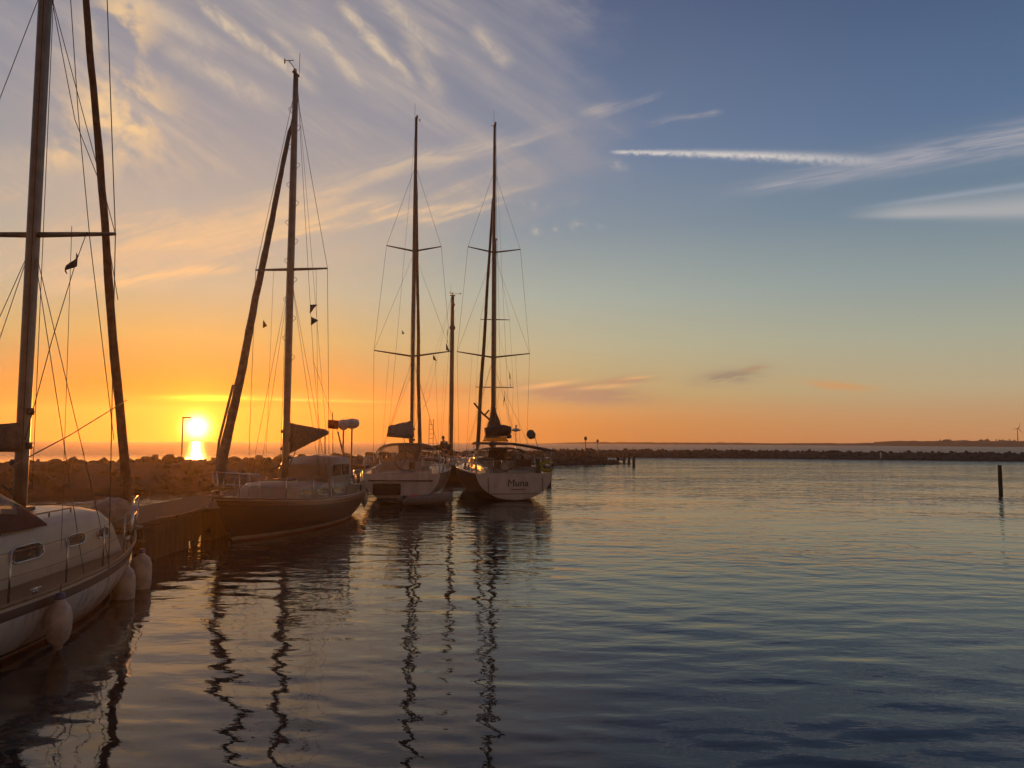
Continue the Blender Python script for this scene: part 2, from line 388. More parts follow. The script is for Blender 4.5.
# ------------------------------------------------------------------ the sea
def sea():
    fine = np.radians(np.arange(-43, 43.001, .105))
    coarse = np.radians(np.arange(43.5, 316.5, 1.5))
    a = np.concatenate([fine, coarse]); r = [1.2]
    while r[-1] < SEA_R: r.append(r[-1] + max(.022, r[-1]*.0078))
    r[-1] = SEA_R; r = np.array(r)
    A, Rr = np.meshgrid(a, r); X0 = Rr*np.sin(A); Y0 = Rr*np.cos(A)
    cell = np.maximum(np.maximum(.022, Rr*.0078), Rr*np.where(np.abs(A) < R_(43.1), .0019, .027))
    Z = np.zeros_like(X0)
    g = np.random.default_rng(3)
    wx = X0 + .35*np.sin(Y0*.41+1)+.2*np.sin(X0*.83+Y0*.3); wy = Y0 + .3*np.sin(X0*.37+.5)+.2*np.sin(Y0*.7-X0*.4)
    for i in range(90):
        lam = .15 * (12 ** (i/89)); k = 2*PI/lam
        th = g.normal(0, .42) + R_(6); ph = g.uniform(0, 2*PI)
        slope = .0108 * (1.45 if lam < .28 else 1.1 if lam < .5 else .7 if lam < 1.1 else .42)
        env = .55 + .45*np.sin(X0*g.uniform(-.5, .5) + Y0*g.uniform(-.5, .5) + g.uniform(0, 6))
        fade = np.clip((lam/cell - 3)/4, 0, 1)
        Z += slope/k * fade * env * np.sin(k*(wx*math.sin(th) + wy*math.cos(th)) + ph)
    n, m = X0.shape
    co = np.stack([X0, Y0, Z], -1).reshape(-1, 3).astype(np.float32)
    i, j = np.meshgrid(np.arange(n-1), np.arange(m), indexing='ij'); k2 = (j+1) % m
    q = np.stack([i*m+j, i*m+k2, (i+1)*m+k2, (i+1)*m+j], -1).reshape(-1, 4)[:, ::-1]
    me = bpy.data.meshes.new('water')
    cidx = len(co); co = np.vstack([co, [[0, 0, 0]]])
    tri = np.stack([np.arange(m), np.full(m, cidx), (np.arange(m)+1) % m], -1)[:, ::-1]
    me.vertices.add(len(co)); me.vertices.foreach_set('co', co.astype(np.float32).ravel())
    me.loops.add(q.size + tri.size); me.loops.foreach_set('vertex_index', np.concatenate([q.ravel(), tri.ravel()]).astype(np.int32))
    me.polygons.add(len(q)+len(tri))
    me.polygons.foreach_set('loop_start', np.concatenate([np.arange(len(q))*4, len(q)*4+np.arange(len(tri))*3]).astype(np.int32))
    me.polygons.foreach_set('use_smooth', np.ones(len(q)+len(tri), bool))
    me.update(calc_edges=True); me.validate()
    m = bpy.data.materials.new('harbour_water'); m.use_nodes = True; t = m.node_tree; b = t.nodes['Principled BSDF']; X.nt = t
    b.inputs['Base Color'].default_value = (.018, .023, .024, 1); b.inputs['IOR'].default_value = 1.37
    tcn = t.nodes.new('ShaderNodeTexCoord'); mp = t.nodes.new('ShaderNodeMapping'); mp.inputs['Scale'].default_value = (.55, 1, 1)
    t.links.new(tcn.outputs['Object'], mp.inputs[0])
    f1 = xnoise(mp.outputs[0], 1.1, 3, .55, .3); f2 = xnoise(mp.outputs[0], 7.0, 3, .55)
    mp2 = t.nodes.new('ShaderNodeMapping'); mp2.inputs['Scale'].default_value = (.05, .16, 1); t.links.new(tcn.outputs['Object'], mp2.inputs[0])
    pat = smooth(xnoise(mp2.outputs[0], 1.0, 4, .55), .35, .65)
    ln_ = t.nodes.new('ShaderNodeVectorMath'); ln_.operation = 'LENGTH'; t.links.new(tcn.outputs['Object'], ln_.inputs[0])
    d = X(ln_.outputs['Value']); farw = smooth(d, 14, 60); vfar = smooth(d, 95, 140)
    f3 = xnoise(mp.outputs[0], 3.2, 2, .5, .2)
    h = (f1*farw*.13 + f3*smooth(d, 5, 20)*.03 + f2*.0036) * (pat*.8+.4) + vfar*f1*1.3
    t.links.new((smooth(d, 20, 100)*.05 + vfar*.24 + .02).v, b.inputs['Roughness'])
    bn = t.nodes.new('ShaderNodeBump'); bn.inputs['Distance'].default_value = 1; bn.inputs['Strength'].default_value = 1
    t.links.new(h.v, bn.inputs['Height']); t.links.new(bn.outputs[0], b.inputs['Normal'])
    me.materials.append(m)
    o = bpy.data.objects.new('water', me); C.objects.link(o); o['kind'] = 'structure'; o['label'] = 'rippled dark harbour water running out to the open sea'
sea()

def land():
    Y = SEA_R*.95; n = 420; rows = []
    for i in range(n+1):
        px = 480 + i*(1500-480)/n
        w = P(px, 445, Y); x = w.x
        t = min(1, max(0, (px-540)/60)); h = 1.05*t + .35*noise.noise((px*.02, 0, 0)) + .25*noise.noise((px*.11, 3, 0))*t
        if px > 850: h += 1.0*min(1, (px-850)/70) + .5*noise.noise((px*.05, 9, 0))
        if px > 885: h += .7 + .8*max(0, noise.noise((px*.14, 5, 0)))
        h = max(-.3, h*1.15) if px > 520 else -.4
        rows.append([(x, Y-12, -.6), (x, Y-8, h*.75), (x, Y+3, h), (x, Y+14, h*.9), (x, Y+24, -.6)])
    m = MB(); m.loft(rows, False, False)
    m.build('land', landm, kind='structure', label='low dark coast along the right of the horizon')
    # trees on the coast, so small that only their crowns show
    for i, px in enumerate((946, 986, 1002)):
        w = P(px, 445, Y-2); rt = empty('coast_tree', ['round tree alone on the low far coast, leftmost of three', 'wide tree in the middle of three on the far coast', 'tree on the far coast nearest the wind turbine'][i], 'tree', (w.x, w.y, 1.2), group='trees on the far coast')
        t = MB(); t.tube([(0, 0, 0), (0, 0, 2.0)], [.3, .2]); t.build('trunk', landm, rt)
        c = MB()
        for q in range(26):
            o_ = Vector((random.gauss(0, 1.7+i*.4), random.gauss(0, 1.2), 2.0+random.gauss(0, .45)))
            c.lathe(o_, [(.01, -.5), (.5, -.2), (.55, .15), (.01, .5)], 5)
        c.build('crown', landm, rt)
    w = P(1018, 445, Y-3); rt = empty('wind_turbine', 'slim wind turbine standing on the far coast at the right', 'wind turbine', (w.x, w.y, 1.0))
    t = MB(); t.tube([(0, 0, 0), (0, 0, 10)], [.35, .18]); t.build('tower', galv, rt)
    t = MB(); t.box((0, -.3, 10), (.5, 1.4, .5)); t.build('nacelle', galv, rt)
    for k in range(3):
        a = R_(20+120*k); t = MB(); t.tube([(0, -1.1, 10), (3.6*math.sin(a), -1.1, 10+3.6*math.cos(a))], [.25, .06], 5); t.build('blade', galv, rt)
land()

# ------------------------------------------------------------------ breakwaters
def ico():
    bm = bmesh.new(); bmesh.ops.create_icosphere(bm, subdivisions=2, radius=1)
    v = np.array([x.co[:] for x in bm.verts]); f = np.array([[q.index for q in p.verts] for p in bm.faces]); bm.free(); return v, f
IV, IF = ico()
def breakwater(path, hw, crest0, nrock, size, name_label, rock_label, seed, crest1=None, hw1=None):
    crest1 = crest1 or crest0; hw0 = hw; hw1 = hw1 or hw0
    g = np.random.default_rng(seed); path = [Vector((x, y, 0)) for x, y in path]
    seg_l = [(path[i+1]-path[i]).length for i in range(len(path)-1)]; tot = sum(seg_l)
    def at(s):
        d = s*tot
        for i, l in enumerate(seg_l):
            if d <= l or i == len(seg_l)-1:
                a, b = path[i], path[i+1]; return a.lerp(b, min(1, d/l)), (b-a).normalized()
            d -= l
    rows = []
    n = 160
    for i in range(n+1):
        s = i/n; crest = lerp(crest0, crest1, min(1, s*1.5)); hw = lerp(hw0, hw1, min(1, s*1.5)); p, t = at(s); nn = Vector((-t.y, t.x, 0)); ed = min(1, (1-s)*tot/3+.05, s*tot/3+.05)
        r = []
        for u in (-1, -.75, -.45, -.2, .2, .45, .75, 1):
            z = (crest-.22)*(1-max(0, abs(u)-.2)/.8)*ed + .18*noise.noise((p.x*.5+u*3, p.y*.5, u*5))-.15
            if abs(u) == 1: z = -.8
            r.append(p + nn*(u*hw*1.1) + Vector((0, 0, z)))
        rows.append(r)
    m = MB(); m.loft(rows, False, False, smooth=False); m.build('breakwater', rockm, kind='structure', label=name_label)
    s = g.uniform(0, 1, nrock); u = g.uniform(-1, 1, nrock); V = []; F_ = []
    for i in range(nrock):
        crest = lerp(crest0, crest1, min(1, s[i]*1.5)); hw = lerp(hw0, hw1, min(1, s[i]*1.5)); p, t = at(s[i]); nn = Vector((-t.y, t.x, 0)); ed = min(1, (1-s[i])*tot/3+.15, s[i]*tot/3+.15)
        z = (crest-.1)*(1-abs(u[i]))**.75*ed - .12
        c = np.array(p + nn*(u[i]*hw)) + [0, 0, z-.1*size]
        sc = size*g.uniform(.6, 1.05, 3)*[1, 1, .7]*g.choice([.5, .75, 1, 1, 1.35])
        q, _ = np.linalg.qr(g.normal(size=(3, 3)))
        v = IV.copy()
        for _k in range(9):    # chop facets off the stone
            d = g.normal(size=3); d /= np.linalg.norm(d); h = g.uniform(.3, .72); e = v@d
            v -= np.outer(np.clip(e-h, 0, None), d)
        v = (v*sc)@q.T; v[:, 2] *= .8
        F_.append(IF + len(V)*len(IV)); V.append(v + c)
    V = np.vstack(V); F_ = np.vstack(F_)
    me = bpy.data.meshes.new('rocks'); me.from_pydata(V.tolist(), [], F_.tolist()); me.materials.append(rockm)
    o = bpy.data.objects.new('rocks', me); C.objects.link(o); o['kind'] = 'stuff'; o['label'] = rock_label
breakwater([(-75, 29), (-31, 34.5), (-21, 38), (-14.8, 46.5), (-10, 55), (-7.5, 63), (-1, 80), (10.8, 87)], 6.2, 1.95, 4200, .5,
           'rock mound behind the moored boats', 'dark granite boulders heaped behind the moored boats', 1, 1.55, 4.0)
breakwater([(2, 118), (38, 117.5), (75, 107), (150, 86)], 3.6, 1.34, 3400, .45,
           'long low rock mound across the right of the harbour', 'dark boulders of the long breakwater across the harbour', 2)

# ------------------------------------------------------------------ lamps, bollards, piles and marks
def lamp_post(loc, h, label, arm):
    rt = empty('harbour_lamp', label, 'lamp post', loc)
    m = MB(); m.tube([(0, 0, 0), (0, 0, h*.5), (0, 0, h)], [.06, .045, .04], 10); m.build('post', galv, rt)
    m = MB(); m.lathe((0, 0, 0), [(.12, 0), (.12, .05), (.06, .1)], 12); m.build('base_flange', galv, rt)
    if arm:
        m = MB(); m.box((arm*.35, 0, h+.02), (abs(arm)*.75, .16, .09)); m.tube([(0, 0, h), (arm*.1, 0, h+.02)], .035); m.build('lamp_head', alud, rt)
    else:
        m = MB(); m.lathe((0, 0, h), [(.05, 0), (.16, .04), (.17, .3), (.1, .38), (.02, .42)], 12); m.build('lamp_head', alud, rt)
p = P(183, 418, 50); lamp_post((p.x, p.y, -.3), p.z+.3, 'slim lamp post with a short arm, standing in front of the sun', .72)
p = P(585.5, 437.5, 85); lamp_post((p.x, p.y, .9), p.z-1.2, 'taller of two lamp posts on the rocky mole', 0)
p = P(597.5, 440.2, 102); lamp_post((p.x, 102, -.4), p.z+.1, 'shorter lamp post just right of the taller one', 0)
for i, px in enumerate((553, 560.5, 567.3, 576)):
    p = P(px, 448.8, 82+i*.8)
    m = MB(); m.lathe((0, 0, 0), [(.14, 0), (.14, .4), (.17, .45), (.17, .6), (.1, .66)], 10)
    o = m.build('bollard', galv, label=['leftmost stubby bollard on the rocks right of the moored boats', 'second stubby bollard from the left on the rocks', 'third stubby bollard from the left on the rocks', 'rightmost stubby bollard on the rocks, near the tall lamp post'][i], category='bollard', group='bollards on the mole')
    o.location = (p.x, p.y, p.z-.62)
def pile(x, y, top, r, label, name='mooring_pile', group=None, mat=wood, lean=0):
    m = MB(); n = 9
    m.tube([(lean*(k/n), 0, -1.2+(top+1.2)*k/n) for k in range(n+1)], [r*(1.02+.05*noise.noise((x, k*.7, y))) for k in range(n)]+[r*.93], 14)
    o = m.build(name, mat, label=label, category='pile', group=group); o.location = (x, y, 0); return o
p = P(1000, 465, 41); pile(p.x, p.y, p.z, .10, 'lone round timber pile standing in open water at the right', lean=-.03)
rt = empty('timber_dolphin', 'two timber piles joined by a beam off the end of the mole', 'mooring dolphin', (P(620, 460, 86).x, 86, 0))
a = W2L(rt, P(617.5, 457, 86)); b = W2L(rt, P(624, 457, 86))
for q in (a, b):
    m = MB(); m.tube([(q.x, 0, -1), (q.x, 0, q.z)], .16, 10); m.build('pile', wood, rt)
m = MB(); m.box(((a.x+b.x)/2, -.22, a.z-.25), (abs(b.x-a.x)+.3, .12, .2)); m.build('crossbeam', wood, rt)
p = P(629, 457, 85); pile(p.x, 85, p.z, .14, 'shorter single timber pile beside the joined piles')
p = P(633.7, 456.6, 77); pile(p.x, 77, p.z, .14, 'taller single timber pile, outermost off the end of the mole')
p = P(879, 452, 102)
rt = empty('channel_marker', 'thin pale marker pole in front of the far breakwater', 'marker', (p.x, 101.5, -.5))
m = MB(); m.tube([(0, 0, 0), (0, 0, .9)], .07); m.build('pole', galv, rt)
m = MB(); m.lathe((0, 0, .9), [(.1, 0), (.1, .1), (.1, max(.3, p.z-.5)), (.02, max(.4, p.z-.4))], 10); m.build('daymark', white, rt)

# ------------------------------------------------------------------ timber piers
def pier(name, label, x0, x1, y0, y1, z, along):
    rt = empty(name, label, 'pier', ((x0+x1)/2, (y0+y1)/2, 0)); cx, cy_ = rt.location.x, rt.location.y
    m = MB()
    if along == 'y':
        n = int((y1-y0)/.2)
        for i in range(n): m.box((random.uniform(-.02, .02), y0-cy_+(i+.5)*.2, z), (x1-x0, .175, .06), bev=.01)
    else:
        n = int((x1-x0)/.2)
        for i in range(n): m.box((x0-cx+(i+.5)*.2, random.uniform(-.02, .02), z), (.175, y1-y0, .06), bev=.01)
    m.build('deck', woodp, rt)
    sp_ = 3.4; L = (y1-y0) if along == 'y' else (x1-x0); k = int(L/sp_)
    for i in range(k+1):
        for sgn in (-1, 1):
            if along == 'y': x, y = sgn*((x1-x0)/2-.12), y0-cy_+.25+i*(L-.5)/k
            else: x, y = x0-cx+.25+i*(L-.5)/k, sgn*((y1-y0)/2-.12)
            m = MB(); m.tube([(x, y, -1.3), (x, y, z-.035)], .12, 10); m.build('pile', wood, rt)
    for sgn in (-1, 1):
        m = MB()
        if along == 'y': m.box((sgn*((x1-x0)/2-.3), 0, z-.135), (.12, L-.1, .2))
        else: m.box((0, sgn*((y1-y0)/2-.3), z-.135), (L-.1, .12, .2))
        m.build('stringer', wood, rt)
    m = MB(); g = random.Random(5)
    if along == 'y':
        for i in range(int((y1-y0)/.26)):
            cut = 0 if g.random() > .36 else g.uniform(.5, 1.2)
            m.box(((x1-x0)/2+.06, y0-cy_+.13+i*.26, (z-.06-.9)/2+g.uniform(-.02, .02)+cut/2), (.05, .235, z+.84-cut), bev=.008)
        for i in range(int((x1-x0)/.26)): m.box((x0-cx+.13+i*.26, y0-cy_-.05, (z-.06-.9)/2), (.235, .05, z+.84), bev=.008)
        m.build('timber_facing', wood, rt)
    return rt
pier('timber_pier', 'plank pier on round piles running back between the foreground yacht and the dark one', -9.75, -7.75, 16.2, 45.6, .78, 'y')
pier('timber_pier', 'plank pier across the bows of the yachts, below the rocks', -16, 2.5, 45.7, 47.3, 1.0, 'x')

# ------------------------------------------------------------------ yachts
def yacht(label, loc, rz, L, B, z_st, z_bow, hull_cols, mast_y, mast_top, mast_r, spreaders, fore, tr=.55, rake=.9, st_rake=.0,
          trunk=None, deckm=white, hood=None, boom=None, sm=.42, name='sailing_yacht', sag=.08, stanch=7, cap=None, sparm=alu, stern_round=False, shroud_top=.97):
    rt = empty(name, label, 'sailing yacht', (loc[0], loc[1], 0), rz, 'yachts moored in the harbour')
    def sheer(s): return lerp(z_st, z_bow, s**1.5) - sag*4*s*(1-s)
    def half(s):
        if s < sm: return B/2*(tr + (1-tr)*(1-((sm-s)/sm)**2))
        return B/2*max(0.0, 1-((s-sm)/(1-sm))**2.25)
    def Y(s, z): return -L/2 + L*s*1.0 + (rake*(z-z_bow)/z_bow)*(s**6) + (st_rake*(z/z_st))*((1-s)**6)
    def zk(s): return lerp(.03, -.45, min(1, s*3.2)) if s < .9 else lerp(-.45, -.2, (s-.9)/.1)
    zrel = [0, .12, .25]; NS = 36; rings = []
    # rows: fixed bands of paint near the waterline and below the rail
    def rowz(s):
        k, sh = zk(s), sheer(s); lo = max(k+.001, .05)
        base = [k, lerp(k, lo, .45), lerp(k, lo, .8), lo, lo+.035, lo+.085]
        top = sh-.16; top2 = sh-.05
        mid = [lerp(base[-1], top, q) for q in (.2, .4, .6, .8)]
        return base + mid + [top, top2, sh]
    for i in range(NS+1):
        s = (i/NS); s = s if s < .5 else s
        zs = rowz(s); sh = sheer(s); k = zk(s); hb = max(half(s), .012)
        r = []
        for z in zs:
            v = (z-k)/(sh-k); e = .36 + .55*s**2.5 if not stern_round else .40+.5*s**2.5
            w = hb*math.sin(PI/2*min(1, v))**e if v > 0 else 0
            if not stern_round: w *= (1 + .03*math.sin(PI*v))
            r.append((max(w, .004 if z == zs[0] else .008), Y(s, z), z))
        full = [(-x, y, z) for x, y, z in reversed(r)] + r[1:]
        rings.append(full)
    c_under, c_boot, c_line, c_top, c_band, c_rail = range(6)
    rowm = [c_under, c_under, c_under, c_line, c_boot, c_top, c_top, c_top, c_top, c_top, c_band, c_rail]
    mrow = list(reversed(rowm)) + rowm
    m = MB(); m.loft(rings, False, False, mrow=mrow + [0])
    m.build('hull', hull_cols, rt)
    # transom: a skin over the first section
    rr = rings[0]; m = MB(); nn = len(rr); vs = [(x*.999, y-.004, z) for x, y, z in rr]
    half_n = nn//2; rowsT = []
    for i in range(half_n+1):
        a, b = Vector(vs[i]), Vector(vs[nn-1-i]); rowsT.append([a.lerp(b, q/8) - Vector((0, .05*math.sin(PI*q/8), 0)) for q in range(9)])
    m.loft(rowsT, False, False); m.build('transom', hull_cols[6], rt)
    # deck
    m = MB(); rows = []
    for i in range(NS+1):
        s = i/NS; sh = sheer(s)-.035; hb = max(half(s)-.03, .006)
        rows.append([(hb*q, Y(s, sheer(s)), sh + .05*(1-q*q)*min(1, hb)) for q in (-1, -.7, -.35, 0, .35, .7, 1)])
    m.loft(rows, False, False); m.build('deck', deckm, rt)
    for sg in (-1, 1):
        m = MB(); m.tube([(sg*max(half(i/NS), .01), Y(i/NS, sheer(i/NS)), sheer(i/NS)+.012) for i in range(NS+1)], .026, 8); m.build('toe_rail', cap or teak, rt)
    def srail(y): return min(1, max(0, (y+L/2)/L))
    dz_ = lambda y: sheer(srail(y))
    # stanchions and lifelines
    if stanch:
        for sg in (-1, 1):
            tops = []
            for i in range(stanch):
                s = .10 + i*(.90-.10)/(stanch-1); x = sg*(half(s)-.06); y = Y(s, sheer(s)); z = sheer(s)
                m = MB(); m.tube([(x, y, z), (x*1.005, y, z+.6)], .013, 6); m.build('stanchion', steel, rt); tops.append((x, y, z+.58))
            for q, h in ((0, 0), (1, -.28)):
                pts = []
                for a, b in zip(tops[:-1], tops[1:]): pts += line(Vector(a)+Vector((0, 0, h)), Vector(b)+Vector((0, 0, h)), 3, .01)[:3]
                pts.append(Vector(tops[-1])+Vector((0, 0, h)))
                m = MB(); m.tube(pts, .005, 5); m.build('lifeline', wire, rt)
        # pulpit
        m = MB(); yb = L/2; zb = sheer(1)
        def pt(s, dzz, k=1): return Vector((k*(half(s)-.05), Y(s, sheer(s)), sheer(s)+dzz))
        for h, r in ((.62, .016), (.33, .012)):
            left = [pt(s, h, -1) for s in (.87, .92, .96)]; right = [pt(s, h, 1) for s in (.96, .92, .87)]
            m.tube(left + [Vector((0, yb+.08, zb+h+.02))] + right, r, 8)
        for k in (-1, 1):
            for s in (.87, .93): m.tube([pt(s, 0, k), pt(s, .62, k)], .014, 6)
            m.tube([Vector((k*.08, yb-.12, zb)), Vector((k*.05, yb+.04, zb+.62))], .014, 6)
        m.build('pulpit', steel, rt)
        # pushpit
        ys = Y(0, z_st)
        for k in (-1, 1):
            m = MB()
            for h, r in ((.64, .016), (.34, .012)):
                pts = [Vector((k*(half(s)-.06), Y(s, sheer(s)), sheer(s)+h)) for s in (.12, .05, .012)]
                pts.append(Vector((k*B*.5*tr*.55, ys+.03, z_st+h))); m.tube(pts, r, 8)
            for s in (.12, .012): m.tube([Vector((k*(half(s)-.06), Y(s, sheer(s)), sheer(s))), Vector((k*(half(s)-.06), Y(s, sheer(s)), sheer(s)+.64))], .014, 6)
            m.tube([Vector((k*B*.5*tr*.55, ys+.03, z_st)), Vector((k*B*.5*tr*.55, ys+.03, z_st+.64))], .014, 6)
            m.build('pushpit', steel, rt)
    # coachroof
    if trunk:
        y0, y1, w0, w1, h = trunk['d']; rows = []; wall = trunk.get('mat', white)
        def tw(y):
            t = (y-y0)/(y1-y0); return lerp(w0, w1, t**1.6)
        N = 14
        for i in range(N+1):
            t = i/N; y = lerp(y0, y1, t); w = tw(y); zb = dz_(y)-.05
            hh = h*(1 if t < .82 else max(0.0, math.cos((t-.82)/.18*PI/2))**.6*.98+.02)
            prof = [(-w, 0), (-w*.97, hh*.45), (-w*.93, hh*.86), (-w*.86, hh*.97), (-w*.5, hh*1.05), (0, hh*1.08)]
            prof += [(-x, z) for x, z in reversed(prof[:-1])]
            rows.append([(x, y, zb+z) for x, z in prof])
        m = MB(); m.loft(rows, False, False)
        a = rows[0]; m.add(a, [tuple(range(len(a)))], smooth=False); m.build('coachroof', wall, rt)
        for (ya, yb, za, zb_) in trunk.get('windows', []):
            for sg in (-1, 1):
                m = MB(); pr = []
                for q in range(7):
                    y = lerp(ya, yb, q/6); w = tw(y); b_ = dz_(y)-.05
                    def xa(zz): return w*(1-.03*(zz/(h*.45)) if zz < h*.45 else .97-.04*((zz-h*.45)/(h*.41)))
                    rnd = .25*(zb_-za)*(1 if q in (0, 6) else 0)
                    pr.append([(sg*(xa(za)+.008), y, b_+za+rnd), (sg*(xa(zb_)+.008), y, b_+zb_-rnd), (sg*(xa(zb_)-.02), y, b_+zb_-rnd), (sg*(xa(za)-.02), y, b_+za+rnd)])
                m.loft(pr, True, True, smooth=False); wo_ = m.build('window', dglass, rt)
                m = MB(); loop = [q[0] for q in pr] + [q[1] for q in reversed(pr)]; m.tube(loop + [loop[0]], .012, 6); m.build('frame', steel, wo_)
        m = MB(); m.box((0, lerp(y0, y1, .62), dz_(lerp(y0, y1, .62))-.05+h*1.08+.03), (.52, .52, .06)); m.build('hatch', dglass, rt)
        for sg in (-1, 1):
            m = MB(); ys_ = [lerp(y0, y1, q) for q in (.15, .3, .45, .6, .72)]
            zz = lambda y: dz_(y)-.05+h*1.03
            m.tube([(sg*tw(y)*.74, y, zz(y)+.05) for y in ys_], .014, 6)
            for y in ys_: m.tube([(sg*tw(y)*.74, y, zz(y)-.02), (sg*tw(y)*.74, y, zz(y)+.05)], .012, 6)
            m.build('grab_rail', varn, rt)
        # cockpit coaming and companionway
        for sg in (-1, 1):
            m = MB(); cy0 = -L/2+.35; yy = [lerp(cy0, y0+.1, q/5) for q in range(6)]
            m.loft([[(sg*(w0*.98), y, dz_(y)-.06), (sg*(w0*.98), y, dz_(y)+.2+.12*(i/5)), (sg*(w0*.98-.12), y, dz_(y)+.22+.12*(i/5)), (sg*(w0*.98-.22), y, dz_(y)-.06)] for i, y in enumerate(yy)], True, True, smooth=False)
            m.build('coaming', wall, rt)
        m = MB(); m.box((0, y0-.012, dz_(y0)+h*.48), (.6, .03, h*.75)); m.build('companionway', varn, rt)
    # deck gear
    for s_ in (.12, .5, .9):
        for sg in (-1, 1):
            x, y, z = sg*(half(s_)-.12), Y(s_, sheer(s_)), sheer(s_)
            m = MB(); m.tube([(x, y-.11, z+.06), (x, y+.11, z+.06)], .014, 6); m.tube([(x, y-.03, z-.02), (x, y-.03, z+.06)], .014, 6); m.tube([(x, y+.03, z-.02), (x, y+.03, z+.06)], .014, 6); m.build('cleat', steel, rt)
    m = MB(); m.box((0, L/2-.08, sheer(1)+.06), (.16, .5, .05)); m.tube([(0, L/2-.5, sheer(1)+.12), (0, L/2+.14, sheer(1)+.08), (0, L/2+.2, sheer(1)-.18)], .022, 6)
    m.tube([(-.16, L/2+.06, sheer(1)-.2), (0, L/2+.22, sheer(1)-.22), (.16, L/2+.06, sheer(1)-.2)], .025, 6); m.build('anchor', galv, rt)
    if trunk:
        for sg in (-1, 1):
            yw = trunk['d'][0]-.55; x = sg*(trunk['d'][2]*.98-.11)
            m = MB(); m.lathe((x, yw, dz_(yw)+.28), [(.075, 0), (.075, .03), (.05, .06), (.055, .12), (.07, .14), (.03, .16)], 12); m.build('sheet_winch', steel, rt)
            m = MB(); c_ = Vector((sg*trunk['d'][3]*.55, lerp(trunk['d'][0], trunk['d'][1], .3), dz_(0)-.05+trunk['d'][4]*1.05+.04))
            m.tube([c_+Vector(((.13+.02*k/10)*math.cos(k*.7), (.17+.02*k/10)*math.sin(k*.7), .002*k)) for k in range(34)], .011, 5); m.build('rope_coil', rope, rt)
    # mast and standing rigging
    mz = dz_(mast_y)-.05 + (trunk['d'][4]*1.05 if trunk and trunk['d'][0] < mast_y < trunk['d'][1] else 0)
    m = MB(); n = 16; prof = []
    for i in range(n+1):
        t = i/n; z = lerp(mz, mast_top, t); r = mast_r*(1 if t < .72 else lerp(1, .72, (t-.72)/.28))
        prof.append([(r*.78*math.cos(2*PI*k/14), mast_y + r*1.1*math.sin(2*PI*k/14), z) for k in range(14)])
    m.loft(prof); m.build('mast', sparm, rt)
    m = MB(); m.lathe((0, mast_y, mz), [(mast_r*1.6, 0), (mast_r*1.6, .04), (mast_r*1.2, .08)], 16)
    m.build('mast_collar', alud, rt)
    for k in range(4):
        m = MB(); m.lathe((mast_r*(1.0 if k % 2 else -1.0), mast_y-.02, mz+.7+.25*k), [(.045, -.05), (.06, -.02), (.045, .05)], 8); m.build('winch', alud, rt)
    m = MB(); m.box((0, mast_y, mast_top+.03), (.10, .34, .05)); m.tube([(0, mast_y+.15, mast_top), (0, mast_y+.15, mast_top+.16), (.02, mast_y+.5, mast_top+.2)], .012, 5)
    m.tube([(-.14, mast_y+.5, mast_top+.2), (.14, mast_y+.5, mast_top+.2)], .012, 5); m.tube([(.14, mast_y+.5, mast_top+.12), (.14, mast_y+.5, mast_top+.26)], .02, 5)
    m.build('wind_vane', alud, rt)
    m = MB(); m.tube([(-.05, mast_y-.12, mast_top), (-.06, mast_y-.12, mast_top+.75)], .008, 5); m.build('antenna', wire, rt)
    m = MB(); m.lathe((.04, mast_y-.02, mast_top+.05), [(.05, 0), (.06, .05), (.05, .14), (.01, .17)], 10); m.build('masthead_light', plas, rt)
    chain = B/2*.92; cy_ = mast_y-.25; zch = dz_(cy_)
    tips = []
    for (z, hw_, rise, back) in spreaders:
        for sg in (-1, 1):
            m = MB(); m.tube([(0, mast_y, z), (sg*hw_*.5, mast_y-back*.5, z+rise*.5), (sg*hw_, mast_y-back, z+rise)], [.045, .038, .026], 8); m.build('spreader', sparm, rt)
        tips.append((hw_, mast_y-back, z+rise, z))
    ztop = mz + (mast_top-mz)*shroud_top
    for sg in (-1, 1):
        pts = [(sg*chain, cy_, zch)] + [(sg*t[0], t[1], t[2]) for t in tips] + [(0, mast_y, ztop)]
        m = MB(); m.tube(pts, .0075, 5); m.build('cap_shroud', wire, rt)
        if tips:
            m = MB(); m.tube([(sg*chain*.92, cy_+.25, zch), (0, mast_y, tips[0][3]-.08)], .006, 5); m.build('lower_shroud', wire, rt)
            m = MB(); m.tube([(sg*chain*.92, cy_-.4, zch), (0, mast_y, tips[0][3]-.12)], .006, 5); m.build('lower_shroud', wire, rt)
            if len(tips) > 1:
                m = MB(); m.tube([(sg*tips[0][0], tips[0][1], tips[0][2]), (0, mast_y, tips[1][3]-.08)], .006, 5); m.build('diagonal_shroud', wire, rt)
        hx = sg*.55 if not tips else sg*tips[0][0]*.6
        zt = tips[0][3]+.05 if tips else mast_top*.6
        m = MB(); m.tube([(hx, mast_y-.3, zt), (hx*1.25, mast_y-.5, zch+.3)], .0045, 4); m.build('flag_halyard', rope_d, rt)
    m = MB(); m.tube([(0, mast_y-.08, mast_top), (0, -L/2*.35, z_st+4.2), (B*.5*tr*.7, -L/2+.12, z_st)], .0065, 5); m.tube([(0, -L/2*.35, z_st+4.2), (-B*.5*tr*.7, -L/2+.12, z_st)], .0065, 5); m.build('backstay', wire, rt)
    # running rigging down the mast
    for k, (ox, oy) in enumerate(((.1, .06), (-.1, .05), (.13, -.16))):
        m = MB(); m.tube([(ox*.5, mast_y+oy, mast_top-.1), (ox+.02, mast_y+oy*1.4, mz+.3)], .006, 4); m.build('halyard', rope_d, rt)
